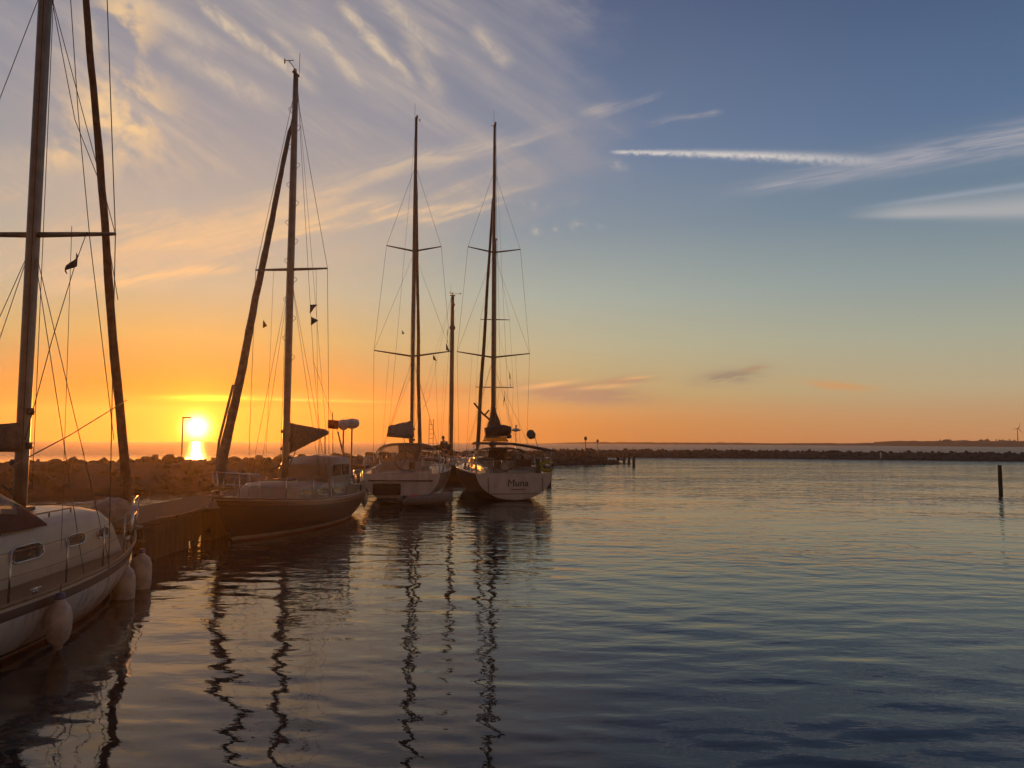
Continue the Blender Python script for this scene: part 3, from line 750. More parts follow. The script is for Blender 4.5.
    # forestay with furled headsail
    if fore:
        yb, zb, zt, r = fore; a = Vector((0, yb, zb)); b = Vector((0, mast_y+.1, zt)); n = 46; pts = []; rs = []
        for i in range(n+1):
            t = i/n; p_ = a.lerp(b, t); p_.x += .02*math.sin(t*17)*(1-t) + .012*noise.noise((t*23, L, 0)); pts.append(p_)
            rs.append(r*(1-.55*t)*(1+.13*noise.noise((t*31, 1, L)))*(1 if t < .95 else .35)*(1 if t > .03 else .5))
        m = MB(); m.tube(pts[1:-1], rs[1:-1], 10); m.build('furled_sail', fore_mat.get(label, sail_g), rt)
        m = MB(); m.tube([a - Vector((0, 0, .15)), a], .02, 6); m.build('forestay', wire, rt); m = MB(); m.tube([pts[-2], b + (b-a).normalized()*.1], .012, 6); m.build('halyard_swivel', wire, rt)
        m = MB(); m.lathe(a - Vector((0, 0, .06)), [(.06, -.06), (.12, -.05), (.12, -.03), (.05, -.01), (.05, .05), (.12, .07), (.12, .09), (.04, .1)], 14); m.build('furling_drum', alud, rt)
    # boom and stowed mainsail
    if boom:
        bl, bz, bh, drop, bm_ = boom[:5]; low = boom[5] if len(boom) > 5 else .13; skew = boom[6] if len(boom) > 6 else 0; etp = boom[7] if len(boom) > 7 else .32
        m = MB(); m.tube([(0, mast_y-.12, bz), (-skew, mast_y-bl, bz+drop)], [.075, .07], 10); m.build('boom', sparm, rt)
        rows = []; n = 22
        for i in range(n+1):
            t = i/n; y = mast_y-.14-(bl-.3)*t; zz = bz+drop*t; hh = bh*lerp(1, etp, t**.8)*(1+.08*noise.noise((t*9, 2, L))); ww = .17*lerp(1, .6, t)*(1+.15*noise.noise((t*11, 7, L)))
            rows.append([(-skew*t + ww*math.cos(q)*(1 if math.sin(q) < 0 else .7)+.02*noise.noise((t*14, q, 3)), y, zz + (hh*.95*math.sin(q) if math.sin(q) > 0 else lerp(low, .1, t)*math.sin(q))) for q in [2*PI*k/14 for k in range(14)]])
        m = MB(); m.loft(rows); m.build('sail_cover', bm_, rt)
        m = MB(); m.tube([(0, mast_y-.1, mz+.25), (0, mast_y-bl*.35, bz-.05)], .02, 6); m.build('boom_vang', alud, rt)
        m = MB(); m.tube([(-skew, mast_y-bl+.1, bz+drop), (0, mast_y-.1, mast_top-.1)], .005, 4); m.build('topping_lift', wire, rt)
        m = MB(); m.tube([(0, mast_y-bl*.8, bz+drop*.8), (.05, mast_y-bl*.82, dz_(mast_y-bl*.8)+.3)], .012, 5); m.build('mainsheet', rope, rt)
    if hood:
        yf, ya, w, z0, h, cm = hood; N = 12; M_ = 18; rows = []
        for i in range(N+1):
            t = i/N; y = lerp(yf, ya, t); hh = h*math.sin(PI/2*min(1, t*1.25+.03))**.7 if t < .8 else h*(1-.02*(t-.8)); row = []
            for j in range(M_+1):
                a_ = PI*j/M_; c_, s_ = math.cos(a_), math.sin(a_)
                row.append((-w*(abs(c_)**.62)*(1 if c_ > 0 else -1), y, z0 + hh*(s_**.55 if s_ > 0 else 0)))
            rows.append(row)
        can = MB(); wins = [MB(), MB()]
        for i in range(N):
            for j in range(M_):
                q = [rows[i][j], rows[i][j+1], rows[i+1][j+1], rows[i+1][j]]
                front_w = (1 <= i <= 5 and j not in (0, M_//2-1, M_//2, M_-1) and 2 < j < M_-3)
                side_w = (4 <= i <= 9 and j in (1, 2, M_-2, M_-3))
                (wins[0 if j < M_//2 else 1] if front_w or side_w else can).add(q, [(0, 1, 2, 3)])
        can.build('canopy', cm, rt)
        for win in wins: win.build('clear_window', vinyl, rt)
        m = MB(); m.tube([(p_[0]*.985, p_[1]+.03, p_[2]-.015) for p_ in rows[-1]], .016, 6); m.tube([(p_[0]*.985, p_[1], p_[2]-.02) for p_ in rows[6]], .014, 6); m.build('hood_frame', steel, rt)
    rt_info = dict(sheer=sheer, half=half, dz=dz_, mz=mz, L=L, B=B)
    return rt, rt_info
fore_mat = {}
def flag(name, label, pos, w, h, ang, mat, drop=0, tri=False, group=None):
    m = MB(); N = 8; rows = []
    for i in range(N+1):
        t = i/N; hh = h*(1-t*(.95 if tri else 0)); y = .05*w*math.sin(t*7)*2
        zc = -drop*t
        rows.append([(w*t, y-.004, zc+hh/2), (w*t, y-.004, zc-hh/2), (w*t, y+.004, zc-hh/2), (w*t, y+.004, zc+hh/2)])
    m.loft(rows); o = m.build(name, mat, label=label, category='flag' if name == 'flag' else 'pennant', group=group); o.location = pos; o.rotation_euler = (0, 0, ang); return o
def fender(pos, ln, r, label, hang=.5, group='fenders hanging from the yachts', mat=None, ribs=False):
    rt = empty('fender', label, 'fender', pos, group=group)
    h = ln/2; m = MB(); m.lathe((0, 0, 0), [(.02, h), (.05, h-.02), (.055, h-.07), (r*.8, h-.14), (r, h-.24), (r*1.02, 0), (r, -h+.24), (r*.8, -h+.13), (.055, -h+.06), (.05, -h+.02), (.02, -h)], 18); m.build('body', mat or fenderm, rt)
    m = MB(); m.tube([(0, 0, h-.02), (.01, 0, h+hang)], .008, 5); m.tube([(0, 0, -h+.03), (.0, 0, -h-.09)], .008, 5); m.build('rope', rope_d, rt)
    m = MB(); m.lathe((0, 0, h-.03), [(.05, -.04), (.058, 0), (.05, .05), (.02, .06)], 12); m.build('end_cap', fblue, rt)
    return rt

hullW = [antif, boot, cream, white, navy, cream, white]
hullD = [antif, cream, cream, navy, varn, cream, navy]
hullE = [boot, boot, navy, navy, navy, white, white]
hullC = [boot, boot, navy, white, white, white, white]
hullG = [antif, boot, navy, navy, navy, teak, navy]

# --- the foreground yacht
LA = 'large cream sailing yacht cut off by the left edge, nearest the camera'
fore_mat[LA] = sail_br
A, ia = yacht(LA, (-7.21, 9.45), R_(-1.5), 10.3, 3.25, .74, .86, hullW, 1.85, 14.4, .105, [(5.62, 1.27, .0, .05), (9.7, .95, 0, .05)], (4.95, .98, 13.9, .085),
          tr=.45, rake=.8, trunk=dict(d=(-1.2, 3.3, .98, .80, .78), mat=cream, windows=[(-.9, -.1, .3, .52), (.35, 1.05, .32, .52), (1.6, 2.1, .34, .5), (2.45, 2.8, .34, .48)]),
          deckm=teak, hood=(1.05, -.75, .93, 1.42, .72, canvas_n), boom=(4.4, 2.52, .32, .05, sail_br), stanch=8, sag=.05, cap=teak)
m = MB(); rows = []
for i in range(12):       # sailbag lashed over the pulpit
    t = i/11; y = 4.25+.75*t; hh = .30*math.sin(PI*min(1, t*.9+.08))**.5
    rows.append([(.30*math.cos(q)*(1+.12*noise.noise((t*5, q, 1)))*(.4+.9*math.sin(PI*(t*.8+.1))), y, 1.22 + hh*math.sin(q)*(1+.15*noise.noise((t*4, q*2, 5)))) for q in [2*PI*k/14 for k in range(14)]])
m.loft(rows)
o = m.build('sail_bag', sail_w, label='pale folded sail bag lashed to the bow rail of the foreground yacht', category='sail bag'); o.location = (-7.25, 9.45, 0)
def boathook():
    m = MB(); m.tube([(-5.93, 8.2, .7), (-5.98, 8.35, 1.62)], .014, 6)
    m.build('boat_hook', alud, label='dark boat hook upright at the side deck of the foreground yacht', category='boat hook')
boathook()
fender((-5.50, 9.55, .36), .66, .145, 'fat pale fender against the side of the foreground yacht, nearest the left edge', .12)
fender((-6.30, 12.75, .17), .82, .16, 'pale fender hung low at the bow of the foreground yacht, left of a pair', .32)
fender((-6.42, 13.55, .24), .84, .17, 'pale fender at the foreground yacht bow, right of a pair', .25)
p = P(76, 262, 10.6); flag('pennant', 'small dark pennant hanging between the two spars at the upper left', (p.x, p.y, p.z+.05), .40, .16, R_(-78), flag_d, .30, True, 'pennants and flags in the rigging')
# long stay of that pennant and the sloping sheet
def extra(root, name, pts, r, mat):
    m = MB(); m.tube([W2L(root, q) for q in pts], r, 5); return m.build(name, mat, root)
extra(A, 'flag_halyard', [P(87, 232, 11.2), P(76, 262, 10.8), P(52, 340, 10.3), P(25, 440, 9.8)], .006, rope_d)
extra(A, 'sheet', [P(127, 400, 13.9), P(70, 435, 11.8), P(12, 466, 9.6)], .009, rope)
extra(A, 'runner', [P(50, -10, 11.3), P(75, 120, 11.3), P(98, 178, 11.5), P(118, 300, 11.8)], .006, wire)
extra(A, 'runner', [P(70, -10, 10.4), P(78, 110, 10.5), P(90, 240, 10.6), P(114, 440, 10.9)], .006, wire)

# --- the dark yacht in mid harbour
bow = Vector((-7.12, 18.6, 0)); stn = Vector((-6.0, 27.4, 0)); ax = (bow-stn).normalized(); rzB = math.atan2(-ax.x, ax.y); mid = (bow+stn)/2; LBt = (bow-stn).length
LB = 'dark hulled sailing yacht with mast steps, lying in front of the sunset'
fore_mat[LB] = sail_g
mB = (Vector((-6.61, 22.6, 0))-mid).dot(ax)
Bt, ib = yacht(LB, (mid.x, mid.y), rzB, LBt, 2.75, .86, 1.16, hullD, mB, 13.6, .125, [(7.62, 1.12, .02, .05)], (LBt/2-.1, 1.3, 12.4, .125), tr=.6, rake=1.0,
           trunk=dict(d=(-2.3, 2.1, 1.0, .7, .5), mat=beige, windows=[(-1.9, -1.1, .12, .34), (-.7, .1, .12, .34), (.5, 1.2, .14, .32)]), deckm=teak, boom=(3.3, 2.75, .36, .05, sail_br, .62), stanch=7, sag=.1, cap=varn)
# deckhouse
m = MB(); rows = []
for t, k in ((0, 1), (.35, 1.0), (.8, .98), (1, .9)):
    y = lerp(-2.75, -.9, t); w = .92*k; z0 = 1.18; hh = .82*(1 if t < .9 else .72)
    pr = [(-w, 0), (-w*.95, hh*.8), (-w*.86, hh), (0, hh*1.07)]; pr += [(-x, z) for x, z in reversed(pr[:-1])]
    rows.append([(x, y, z0+z) for x, z in pr])
m.loft(rows, False, False); m.add(rows[0], [tuple(range(7))], smooth=False); m.add(rows[-1], [tuple(range(7))], smooth=False); dh = m.build('deckhouse', beige, Bt)
for sg in (-1, 1):
    for ya, yb in ((-2.55, -1.95), (-1.8, -1.15)):
        m = MB(); m.box((sg*.895, (ya+yb)/2, 1.62), (.025, yb-ya, .34)); m.build('window', dglass, dh)
for k in range(14):
    z = 5.0 + k*.58; sg = 1 if k % 2 else -1
    m = MB(); m.tube([(sg*.08, mB, z+.09), (sg*.20, mB, z+.02), (sg*.19, mB, z-.03), (sg*.08, mB, z-.13)], .007, 5); m.build('mast_step', alud, Bt)
extra(Bt, 'spare_halyard', [P(233, 385, 19.8), P(219, 441, 19.2), P(216, 470, 19.0)], .035, rope)
for i, (px, py, Y_, r_) in enumerate(((343.5, 427, 27.0, .2), (352, 426, 27.3, .26))):
    q = P(px, py, Y_); rr_ = empty('radar_dome', ['smaller flat radar dome on a stern pole of the dark yacht', 'larger flat radar dome, right of the two on the dark yacht stern'][i], 'radar', (q.x, q.y, .9), group='radar domes on poles')
    m = MB(); m.tube([(0, 0, 0), (0, 0, q.z-.9)], .028, 8); m.build('pole', galv, rr_)
    m = MB(); m.lathe((0, 0, q.z-.9), [(.08, -.1), (r_*.8, -.03), (r_, .05), (r_, .13), (r_*.85, .23), (.02, .27)], 20); m.build('dome', plas, rr_)
q = P(333, 424, 26.6)
flag('flag', 'square flag on a staff above the stern of the dark yacht', (q.x-.18, q.y, q.z), .36, .30, R_(6), flag_r, .03, False, 'pennants and flags in the rigging')
extra(Bt, 'flagstaff', [P(332.5, 412, 26.6), P(333, 460, 26.9)], .016, varn)
extra(Bt, 'flagstaff', [P(338, 432, 27.2), P(344, 458, 27.0)], .03, varn)
extra(Bt, 'staff', [P(325, 435, 26.2), P(325, 462, 26.4)], .02, galv)
for i, (px, py, sz) in enumerate(((312, 309, .36), (313, 321, .34))):
    q = P(px, py, 22.3); flag('pennant', ['upper of two pennants flying right of the stepped mast', 'lower of two pennants flying right of the stepped mast'][i], (q.x-.06, q.y, q.z), sz*.6, .26, R_(-10+i*25), flag_d, -.12+.1*i, True, 'pennants and flags in the rigging')
q = P(263, 324, 22.0); flag('pennant', 'tiny pennant left of the stepped mast', (q.x, q.y, q.z), .12, .24, 0, flag_r, .05, True, 'pennants and flags in the rigging')
for i, (px, py) in enumerate(((356, 497), (363, 498))):
    q = P(px, py, 26.6+i*.5); fender((q.x+.05, q.y, q.z), .62, .11, ['left fender of two at the stern of the dark yacht', 'right fender of two at the stern of the dark yacht'][i], .3)

# --- the white yacht with the arched hood
c0, c1 = Vector((-4.47, 31.2, 0)), Vector((-5.05, 42.6, 0)); ax = (c1-c0).normalized(); rzC = math.atan2(-ax.x, ax.y); mid = (c0+c1)/2; LCt = (c1-c0).length
LC = 'white sailing yacht seen from astern, with an arched cockpit hood'
fore_mat[LC] = sail_g
mC = (Vector((-4.7, 36.4, 0))-mid).dot(ax)
Cb, ic = yacht(LC, (mid.x, mid.y), rzC, LCt, 3.75, 1.2, 1.4, hullC, mC, 18.1, .115, [(6.52, 1.8, .24, .25), (11.6, 1.3, .2, .2)], (LCt/2-.3, 1.5, 16.6, .11), tr=.84, rake=.5, st_rake=.25,
           trunk=dict(d=(-2.2, 3.3, 1.25, .8, .42), mat=white, windows=[(-1.8, -.4, .12, .28), (0, 1.6, .12, .28)]), hood=(-1.2, -2.9, 1.42, 1.45, .98, canvas_g), boom=(4.9, 2.9, .62, -.12, canvas_g, .3, .55, .62), stanch=7, sag=.04, cap=alu, sparm=alud, stern_round=True, shroud_top=.86)
q = P(396, 431, 33.0)

m = MB(); m.box((-.55, -LCt/2-.0, .58), (1.1, .16, .46)); m.build('dark_recess_panel', canvas_b, Cb)  # shade of the stern recess, put in as a black box
m = MB(); m.box((.1, -LCt/2-.22, .26), (1.9, .5, .06)); m.build('swim_platform', teak, Cb)
m = MB(); m.tube([(-1.3, -LCt/2+.05, .92), (1.3, -LCt/2+.05, .92)], .03, 6); m.build('rubbing_strip', navy, Cb)

# --- the navy yacht with the pale transom
e0, e1 = Vector((.16, 33.0, 0)), Vector((-2.05, 44.6, 0)); ax = (e1-e0).normalized(); rzE = math.atan2(-ax.x, ax.y); mid = (e0+e1)/2; LEt = (e1-e0).length
LE = 'navy sailing yacht with a pale named transom, rightmost of the moored boats'
fore_mat[LE] = canvas_b
mE = (Vector((-.98, 39, 0))-mid).dot(ax)
Eb, ie = yacht(LE, (mid.x, mid.y), rzE, LEt, 3.7, 1.16, 1.42, hullE, mE, 18.9, .115, [(6.77, 1.86, .22, .25), (12.2, 1.36, .18, .2)], (LEt/2-.3, 1.6, 15.9, .12), tr=.9, rake=.3, st_rake=.18,
           trunk=dict(d=(-1.8, 3.6, 1.25, .75, .42), mat=white, windows=[(-1.5, -.2, .12, .28), (.2, 1.8, .12, .28)]), hood=(-1.0, -2.6, 1.32, 1.42, .82, canvas_b), boom=(4.9, 2.75, .42, 0, canvas_b), stanch=7, sag=.03, cap=white, sparm=alud, stern_round=True, shroud_top=.86)
# mainsail bundle at the foot of the mast, standing up in folds
m = MB(); rows = []
for i in range(14):
    t = i/13; z = 2.5 + 1.75*t; w = lerp(1.5, .2, t**.8)
    rows.append([(w*.42*math.cos(q)*(1+.2*noise.noise((q*2, t*4, 1))), mE-.15-w*.55 + w*.62*math.sin(q)*(1+.2*noise.noise((q*2, t*5, 7))), z) for q in [2*PI*k/12 for k in range(12)]])
m.loft(rows); m.build('mainsail_bundle', canvas_b, Eb)
extra(Eb, 'lazy_line', [P(474, 403, 37), P(482, 413, 37), P(490, 420, 37)], .05, canvas_b)
extra(Eb, 'lazy_line', [P(489, 410, 37), P(484, 416, 37)], .04, canvas_b)
m = MB(); a = W2L(Eb, P(486, 439.5, 34.6)); m.box((a.x+.45, a.y, a.z), (.98, .05, .16), bev=.02); m.build('sunlit_cover_strip', sail_sunlit, Eb)  # sunlit end of the boom cover, its brightness painted in as yellow
m = MB(); a = W2L(Eb, P(497, 431.5, 34.8)); m.tube([(a.x-.55, a.y, a.z-.02), (a.x-.2, a.y, a.z+.03), (a.x+.3, a.y, a.z+.05), (a.x+.62, a.y, a.z+.03)], [.18, .24, .26, .2], 12); m.build('rolled_canvas', canvas_n, Eb)
# bimini of dark canvas sloping to starboard
m = MB(); rows = []
for i in range(9):
    t = i/8; y = lerp(-5.5, -3.7, t); row = []
    for j in range(13):
        u = j/12; x = lerp(-1.6, 1.9, u); z = 2.42 + .06*math.sin(PI*t) - .0*u - .42*max(0, u-.45)**1.3*1.6 + .03*noise.noise((u*5, t*4, 0)); row.append((x, y, z))
    rows.append(row)
top = rows; bot = [[(x, y, z-.05) for x, y, z in r] for r in rows]
m.loft(top, False, False); m.loft(bot, False, False)
for r_a, r_b in ((top[0], bot[0]), (top[-1], bot[-1])): m.loft([r_a, r_b], False, False)
m.loft([[r[0] for r in top], [r[0] for r in bot]], False, False); m.loft([[r[-1] for r in top], [r[-1] for r in bot]], False, False)
m.build('bimini', canvas_b, Eb)
for sg, x in ((-1, -1.5), (1, 1.72)):
    m = MB(); zt = 2.40 if sg < 0 else 2.12
    m.tube([(x, -4.6, 1.2), (x, -5.45, zt)], .015, 6); m.tube([(x, -4.6, 1.2), (x, -3.75, zt)], .015, 6); m.build('bimini_frame', steel, Eb)
def wheel(x, y, z, r, parent):
    m = MB(); m.tube([(x+r*math.cos(2*PI*k/24), y, z+r*math.sin(2*PI*k/24)) for k in range(25)], .02, 6)
    for k in range(5): m.tube([(x, y, z), (x+r*math.cos(2*PI*k/5+.3), y, z+r*math.sin(2*PI*k/5+.3))], .01, 5)
    m.build('steering_wheel', alud, parent)
    m = MB(); m.box((x, y+.14, z-.42), (.3, .22, .9)); m.build('pedestal', white, parent)
wheel(-.15, -4.3, 1.62, .42, Eb)
wheel(0, -LCt/2+2.0, 1.68, .42, Cb)
m = MB(); m.box((.75, -3.9, 1.55), (.75, .25, .35)); m.build('cockpit_table', alud, Eb)
# grooves of the folding transom door and the painted name
ez = Vector((0, -LEt/2-.07+.0, 0))
def on_transom(x, z): return (x, -LEt/2+.18*(z/1.16)-.062, z)
m = MB()
for a_, b_ in (((-1.15, .98), (-1.15, .30)), ((-1.15, .30), (1.22, .30)), ((1.22, .30), (1.22, .98))): m.tube([on_transom(*a_), on_transom(*b_)], .012, 6)
m.build('transom_door_seam', boot, Eb)
fc = bpy.data.curves.new('name_lettering', 'FONT'); fc.body = 'Muna'; fc.size = .42; fc.extrude = .006; fc.shear = .12; fc.align_x = 'CENTER'; fc.offset = .0
fo = bpy.data.objects.new('name_lettering', fc); C.objects.link(fo); fo.parent = Eb
fo.location = (.12, -LEt/2+.18*.6-.085, .62); fo.rotation_euler = (R_(90)-.155, 0, 0); fc.materials.append(boot)
dg = bpy.context.evaluated_depsgraph_get(); fm = bpy.data.meshes.new_from_object(fo.evaluated_get(dg)); fm.name = 'name_lettering'
f2_ = bpy.data.objects.new('name_lettering', fm); C.objects.link(f2_); f2_.parent = Eb; f2_.location = fo.location; f2_.rotation_euler = fo.rotation_euler
bpy.data.objects.remove(fo); f2_.name = 'name_lettering'
m = MB()
for k in range(7): m.box((.12-.27+k*.09, -LEt/2+.18*.42-.085, .49), (.06, .01, .05))
m.build('home_port_lettering', pbr('faded_red_lettering', (.25, .08, .06)), Eb)
q = P(516, 431, 34.6)
rr_ = empty('satellite_dome', 'small mushroom antenna on a thin pole above the navy yacht', 'antenna', (q.x, q.y, 1.9))
m = MB(); m.tube([(0, 0, -.6), (0, 0, q.z-1.9)], .014, 6); m.build('pole', steel, rr_)
m = MB(); m.lathe((0, 0, q.z-1.9), [(.03, -.03), (.21, .02), (.22, .05), (.08, .12), (.03, .13), (.03, .2), (.06, .23), (.02, .27)], 14); m.build('dome', plas, rr_)
q = P(530.5, 435, 34.0)
m = MB(); m.lathe((0, 0, 0), [(.02, -.16), (.14, -.13), (.22, 0), (.21, .12), (.12, .2), (.02, .22)], 14)
o = m.build('life_buoy_bag', canvas_g, label='rounded grey buoy bag on the stern pole of the navy yacht', category='buoy bag'); o.location = q; o.rotation_euler = (.2, .9, 0)
extra(Eb, 'flagstaff', [P(533, 430, 33.9), P(538, 448, 33.7), P(541, 476, 33.6)], .016, varn)
q = P(536, 462, 33.4); flag('flag', 'drooping dark green flag at the stern of the navy yacht', (q.x, q.y, q.z-.12), .2, .85, R_(8), flag_g, .35, False, 'pennants and flags in the rigging')
q = P(547, 466, 34.2)
m = MB(); n = 18; m.tube([(.2*math.cos(R_(-60)+R_(300)*k/n), 0, .28*math.sin(R_(-60)+R_(300)*k/n)) for k in range(n+1)], .075, 8)
o = m.build('horseshoe_buoy', ylw, label='yellow horseshoe lifebuoy on the stern rail of the navy yacht', category='lifebuoy'); o.location = (q.x, q.y, q.z); o.rotation_euler = (0, R_(-90), 0)
for i, (px, py) in enumerate(((466, 471), (469.5, 473))):
    q = P(px, py, 37.5+i*-.6); fender((q.x-.05, q.y, q.z+.1), .5, .1, ['left of two small fenders propped on the navy yacht side deck', 'right of two small fenders propped on the navy yacht side deck'][i], .1)
for i, (px, py, sz, an) in enumerate(((509.5, 380, .55, -70), (504.5, 399, .62, -100))):
    q = P(px, py, 38.4); flag('pennant', ['upper dark pennant right of the navy yacht mast', 'lower dark pennant right of the navy yacht mast'][i], (q.x, q.y, q.z+.25), .22, .32, R_(an), flag_d, .65, True, 'pennants and flags in the rigging')

# --- the small mast behind
LD = 'small dark sloop mostly hidden between the two larger yachts'
fore_mat[LD] = sail_g
Db, idd = yacht(LD, (-4.10, 49.8), R_(-62), 8.0, 2.6, .95, 1.15, hullG, .2, P(452, 296, 49.9).z, .125, [], None, tr=.6, rake=.8,
            trunk=dict(d=(-1.8, 2.0, .8, .5, .45), mat=white, windows=[(-1.4, -.4, .14, .3)]), boom=(3.0, 2.0, .3, 0, canvas_b), stanch=6, sparm=alud)
m = MB(); zt = P(452, 296, 49.9).z
m.tube([(0, .2, zt), (0, .2, zt+.15), (-.5, .2, zt+.3)], .03, 6)
for k, dzz in enumerate((.6, 1.1, 1.9)): m.tube([(-.22, .2, zt-dzz), (.22, .2, zt-dzz)], .04, 6)
m.lathe((.14, .2, zt-.6), [(.05, -.12), (.12, 0), (.05, .12)], 8); m.lathe((0, .2, zt-2.1), [(.18, -.12), (.2, 0), (.16, .14)], 10)
m.build('mast_top_gear', alud, Db)
LF = 'distant sloop hidden behind the navy yacht, only its thin mast showing'
Fb, iff = yacht(LF, (P(494.5, 430, 57.3).x, 57.0), R_(4), 8.0, 2.6, .9, 1.1, hullG, .3, P(496, 240, 57).z, .10, [(P(496, 387, 57).z, 1.4, .0, 0), (P(496, 319, 57).z, 1.1, .0, 0)], None, tr=.6, rake=.8,
            trunk=dict(d=(-1.8, 2.0, .8, .5, .45), mat=white), boom=None, stanch=0, sparm=alud)
for i, (px, py) in enumerate(((447, 335), (446, 350), (433, 361), (402, 336))):
    q = P(px, py, [44, 44, 38, 36][i]); flag('pennant', ['long pennant beside the short mast, upper of two', 'lower pennant beside the short mast', 'small pennant below the right spreader of the hooded yacht', 'tiny pennant left of the hooded yacht mast'][i],
         (q.x, q.y, q.z+.2), [.2, .28, .2, .14][i], [.4, .4, .25, .2][i], R_(-70+40*i), flag_d, [.7, .3, .2, .1][i], True, 'pennants and flags in the rigging')

# --- dinghy astern of the hooded yacht
rt = empty('inflatable_dinghy', 'grey inflatable dinghy lying across the stern of the hooded yacht', 'dinghy', (P(424, 500, 30.2).x, 30.2, 0), R_(-66)); rt.scale = (.72, .72, .8)
for sg in (-1, 1):
    m = MB(); m.tube([(sg*.62, -1.35, .30), (sg*.62, -1.1, .30), (sg*.62, .3, .31), (sg*.5, .95, .36), (sg*.22, 1.35, .44), (0, 1.45, .46)], [.05, .2, .21, .21, .2, .19], 14); m.build('tube', greyrub, rt)
m = MB(); m.box((0, -1.02, .30), (1.0, .05, .42)); m.build('transom', wood, rt)
m = MB(); m.box((0, -.1, .16), (.95, 2.0, .04)); m.build('floor', greyrub, rt)
m = MB(); m.box((0, .0, .42), (1.0, .24, .03)); m.build('thwart', wood, rt)
o = MB().tube([(-.17, 0, 0), (-.17, 0, .26), (.17, 0, .26), (.17, 0, 0), (-.17, 0, 0)], .01, 5).lathe((0, 0, 0), [(.1, 0), (.26, .02), (.28, .18), (.2, .28), (.02, .3)], 10).build('fuel_can', redp, label='red fuel container lying in the grey dinghy', category='fuel can')
q = P(414, 492, 30.2); o.location = (q.x, q.y, .2); o.scale = (.85, .85, .85)

# --- person on the pier
def skin_fig(name, verts, edges, radii, mat, parent, root=0, sub=2):
    me = bpy.data.meshes.new(name); me.from_pydata(verts, edges, []); o = bpy.data.objects.new(name, me); C.objects.link(o)
    md = o.modifiers.new('s', 'SKIN'); md.use_smooth_shade = True
    for i, r in enumerate(radii): me.skin_vertices[0].data[i].radius = r if isinstance(r, tuple) else (r, r)
    me.skin_vertices[0].data[root].use_root = True
    sb = o.modifiers.new('b', 'SUBSURF'); sb.levels = sub; sb.render_levels = sub
    dg = bpy.context.evaluated_depsgraph_get(); me2 = bpy.data.meshes.new_from_object(o.evaluated_get(dg))
    o.modifiers.clear(); o.data = me2; me2.materials.clear(); me2.materials.append(mat)
    for p_ in me2.polygons: p_.use_smooth = True
    if parent: o.parent = parent
    return o
px_, py_ = P(444.5, 450, 46.2).x, 46.2
rt = empty('person', 'person in dark jacket and trousers standing on the pier between the yachts, leaning forward', 'person', (px_, py_, 1.03), R_(40))
bv = [(0, 0, .92), (0, .02, 1.12), (0, .06, 1.34), (0, .11, 1.47), (0, .16, 1.56), (0, .19, 1.66),
      (-.09, 0, .86), (-.11, .04, .48), (-.12, 0, .09), (-.12, .12, .04), (.09, 0, .86), (.12, .06, .48), (.13, -.02, .09), (.13, .10, .04),
      (-.18, .06, 1.39), (-.24, .1, 1.12), (-.17, .3, .98), (-.14, .38, .96), (.18, .06, 1.39), (.24, .1, 1.12), (.17, .3, .98), (.14, .38, .96)]
be = [(0, 1), (1, 2), (2, 3), (3, 4), (4, 5), (0, 6), (6, 7), (7, 8), (8, 9), (0, 10), (10, 11), (11, 12), (12, 13), (2, 14), (14, 15), (15, 16), (16, 17), (2, 18), (18, 19), (19, 20), (20, 21)]
br = [(.14, .1), (.13, .09), (.15, .1), .055, (.075, .09), (.07, .085), .085, .06, .042, .035, .085, .06, .042, .035, .06, .045, .033, .03, .06, .045, .033, .03]
skin_fig('body', bv, be, br, skin, rt)
jv = [bv[i] for i in (0, 1, 2, 14, 15, 16, 18, 19, 20)]; je = [(0, 1), (1, 2), (2, 3), (3, 4), (4, 5), (2, 6), (6, 7), (7, 8)]
skin_fig('jacket', jv, je, [(.17, .13), (.16, .12), (.18, .13), .085, .065, .05, .085, .065, .05], jacket, rt)
tv = [bv[i] for i in (0, 6, 7, 8, 10, 11, 12)]; te = [(0, 1), (1, 2), (2, 3), (0, 4), (4, 5), (5, 6)]
skin_fig('trousers', tv, te, [(.155, .12), .1, .075, .06, .1, .075, .06], jeans, rt)
m = MB(); m.lathe((0, .165, 1.66), [(.085, -.06), (.098, 0), (.09, .06), (.05, .1), (.01, .11)], 14); m.build('hair', hairm, rt)
for sx_ in (-.12, .13):
    m = MB(); m.box((sx_, .05, .045), (.1, .27, .09), bev=.03); m.build('shoe', rubber, rt)

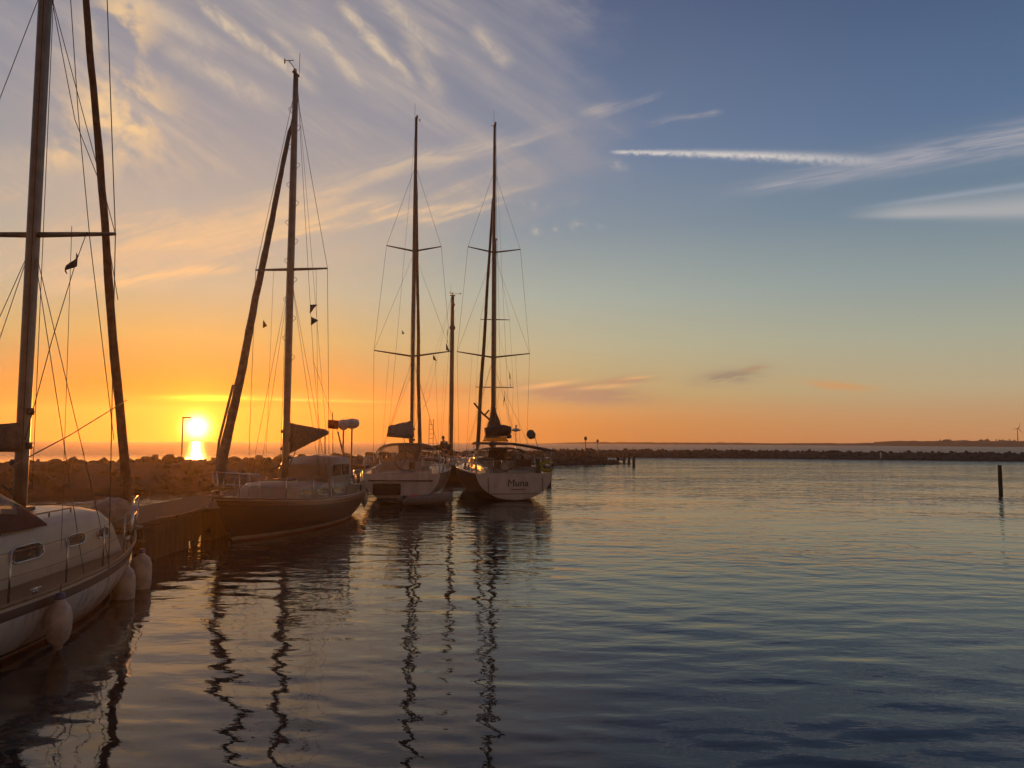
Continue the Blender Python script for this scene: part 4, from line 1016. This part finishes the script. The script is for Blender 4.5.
# ladder standing by the short mast
rt = empty('ladder', 'narrow boarding ladder upright on the pier left of the person', 'ladder', (P(430, 440, 45.9).x, 46.5, 1.03))
hh = P(430, 419, 46.5).z-1.03
for sx_ in (-.13, .13):
    m = MB(); m.tube([(sx_, 0, 0), (sx_, 0, hh)], .018, 6); m.build('rail', alud, rt)
for k in range(int(hh/.28)):
    m = MB(); m.tube([(-.13, 0, .2+.28*k), (.13, 0, .2+.28*k)], .013, 5); m.build('rung', alud, rt)

# mooring ropes
def rope_line(a, b, label, sag=.25):
    m = MB(); m.tube(line(a, b, 10, sag), .013, 6); m.build('mooring_rope', rope, label=label, category='rope', group='mooring ropes')
rope_line((-7.2, 14.4, .85), (-7.9, 16.4, .82), 'mooring rope from the foreground yacht bow to the pier end', .1)
rope_line((-7.1, 18.9, 1.15), (-7.95, 17.4, .82), 'mooring rope from the dark yacht bow to the plank pier', .1)
rope_line((-5.05, 42.3, 1.4), (-5.3, 45.8, 1.05), 'mooring rope from the hooded yacht bow to the pier', .2)
rope_line((-2.0, 44.3, 1.4), (-2.2, 45.8, 1.05), 'mooring rope from the navy yacht bow to the pier', .1)

# ------------------------------------------------------------------ haze
HAZE = 1
if HAZE:
    s = SEA_R + 8; m = MB()
    vs = [(x, y, z) for z in (-1.9, 21.5) for x, y in ((-s, -s), (s, -s), (s, s), (-s, s))]
    m.add(vs, [(3, 2, 1, 0), (4, 5, 6, 7), (0, 1, 5, 4), (1, 2, 6, 5), (2, 3, 7, 6), (3, 0, 4, 7)], smooth=False)
    hm = bpy.data.materials.new('evening_haze'); hm.use_nodes = True; t = hm.node_tree; t.nodes.clear()
    pv = t.nodes.new('ShaderNodeVolumePrincipled'); ou = t.nodes.new('ShaderNodeOutputMaterial'); t.links.new(pv.outputs[0], ou.inputs['Volume'])
    pv.inputs['Color'].default_value = (.96, .85, .72, 1); pv.inputs['Density'].default_value = .0006; pv.inputs['Anisotropy'].default_value = .75
    o = m.build('haze', hm, kind='stuff', label='thin warm evening haze over the harbour')
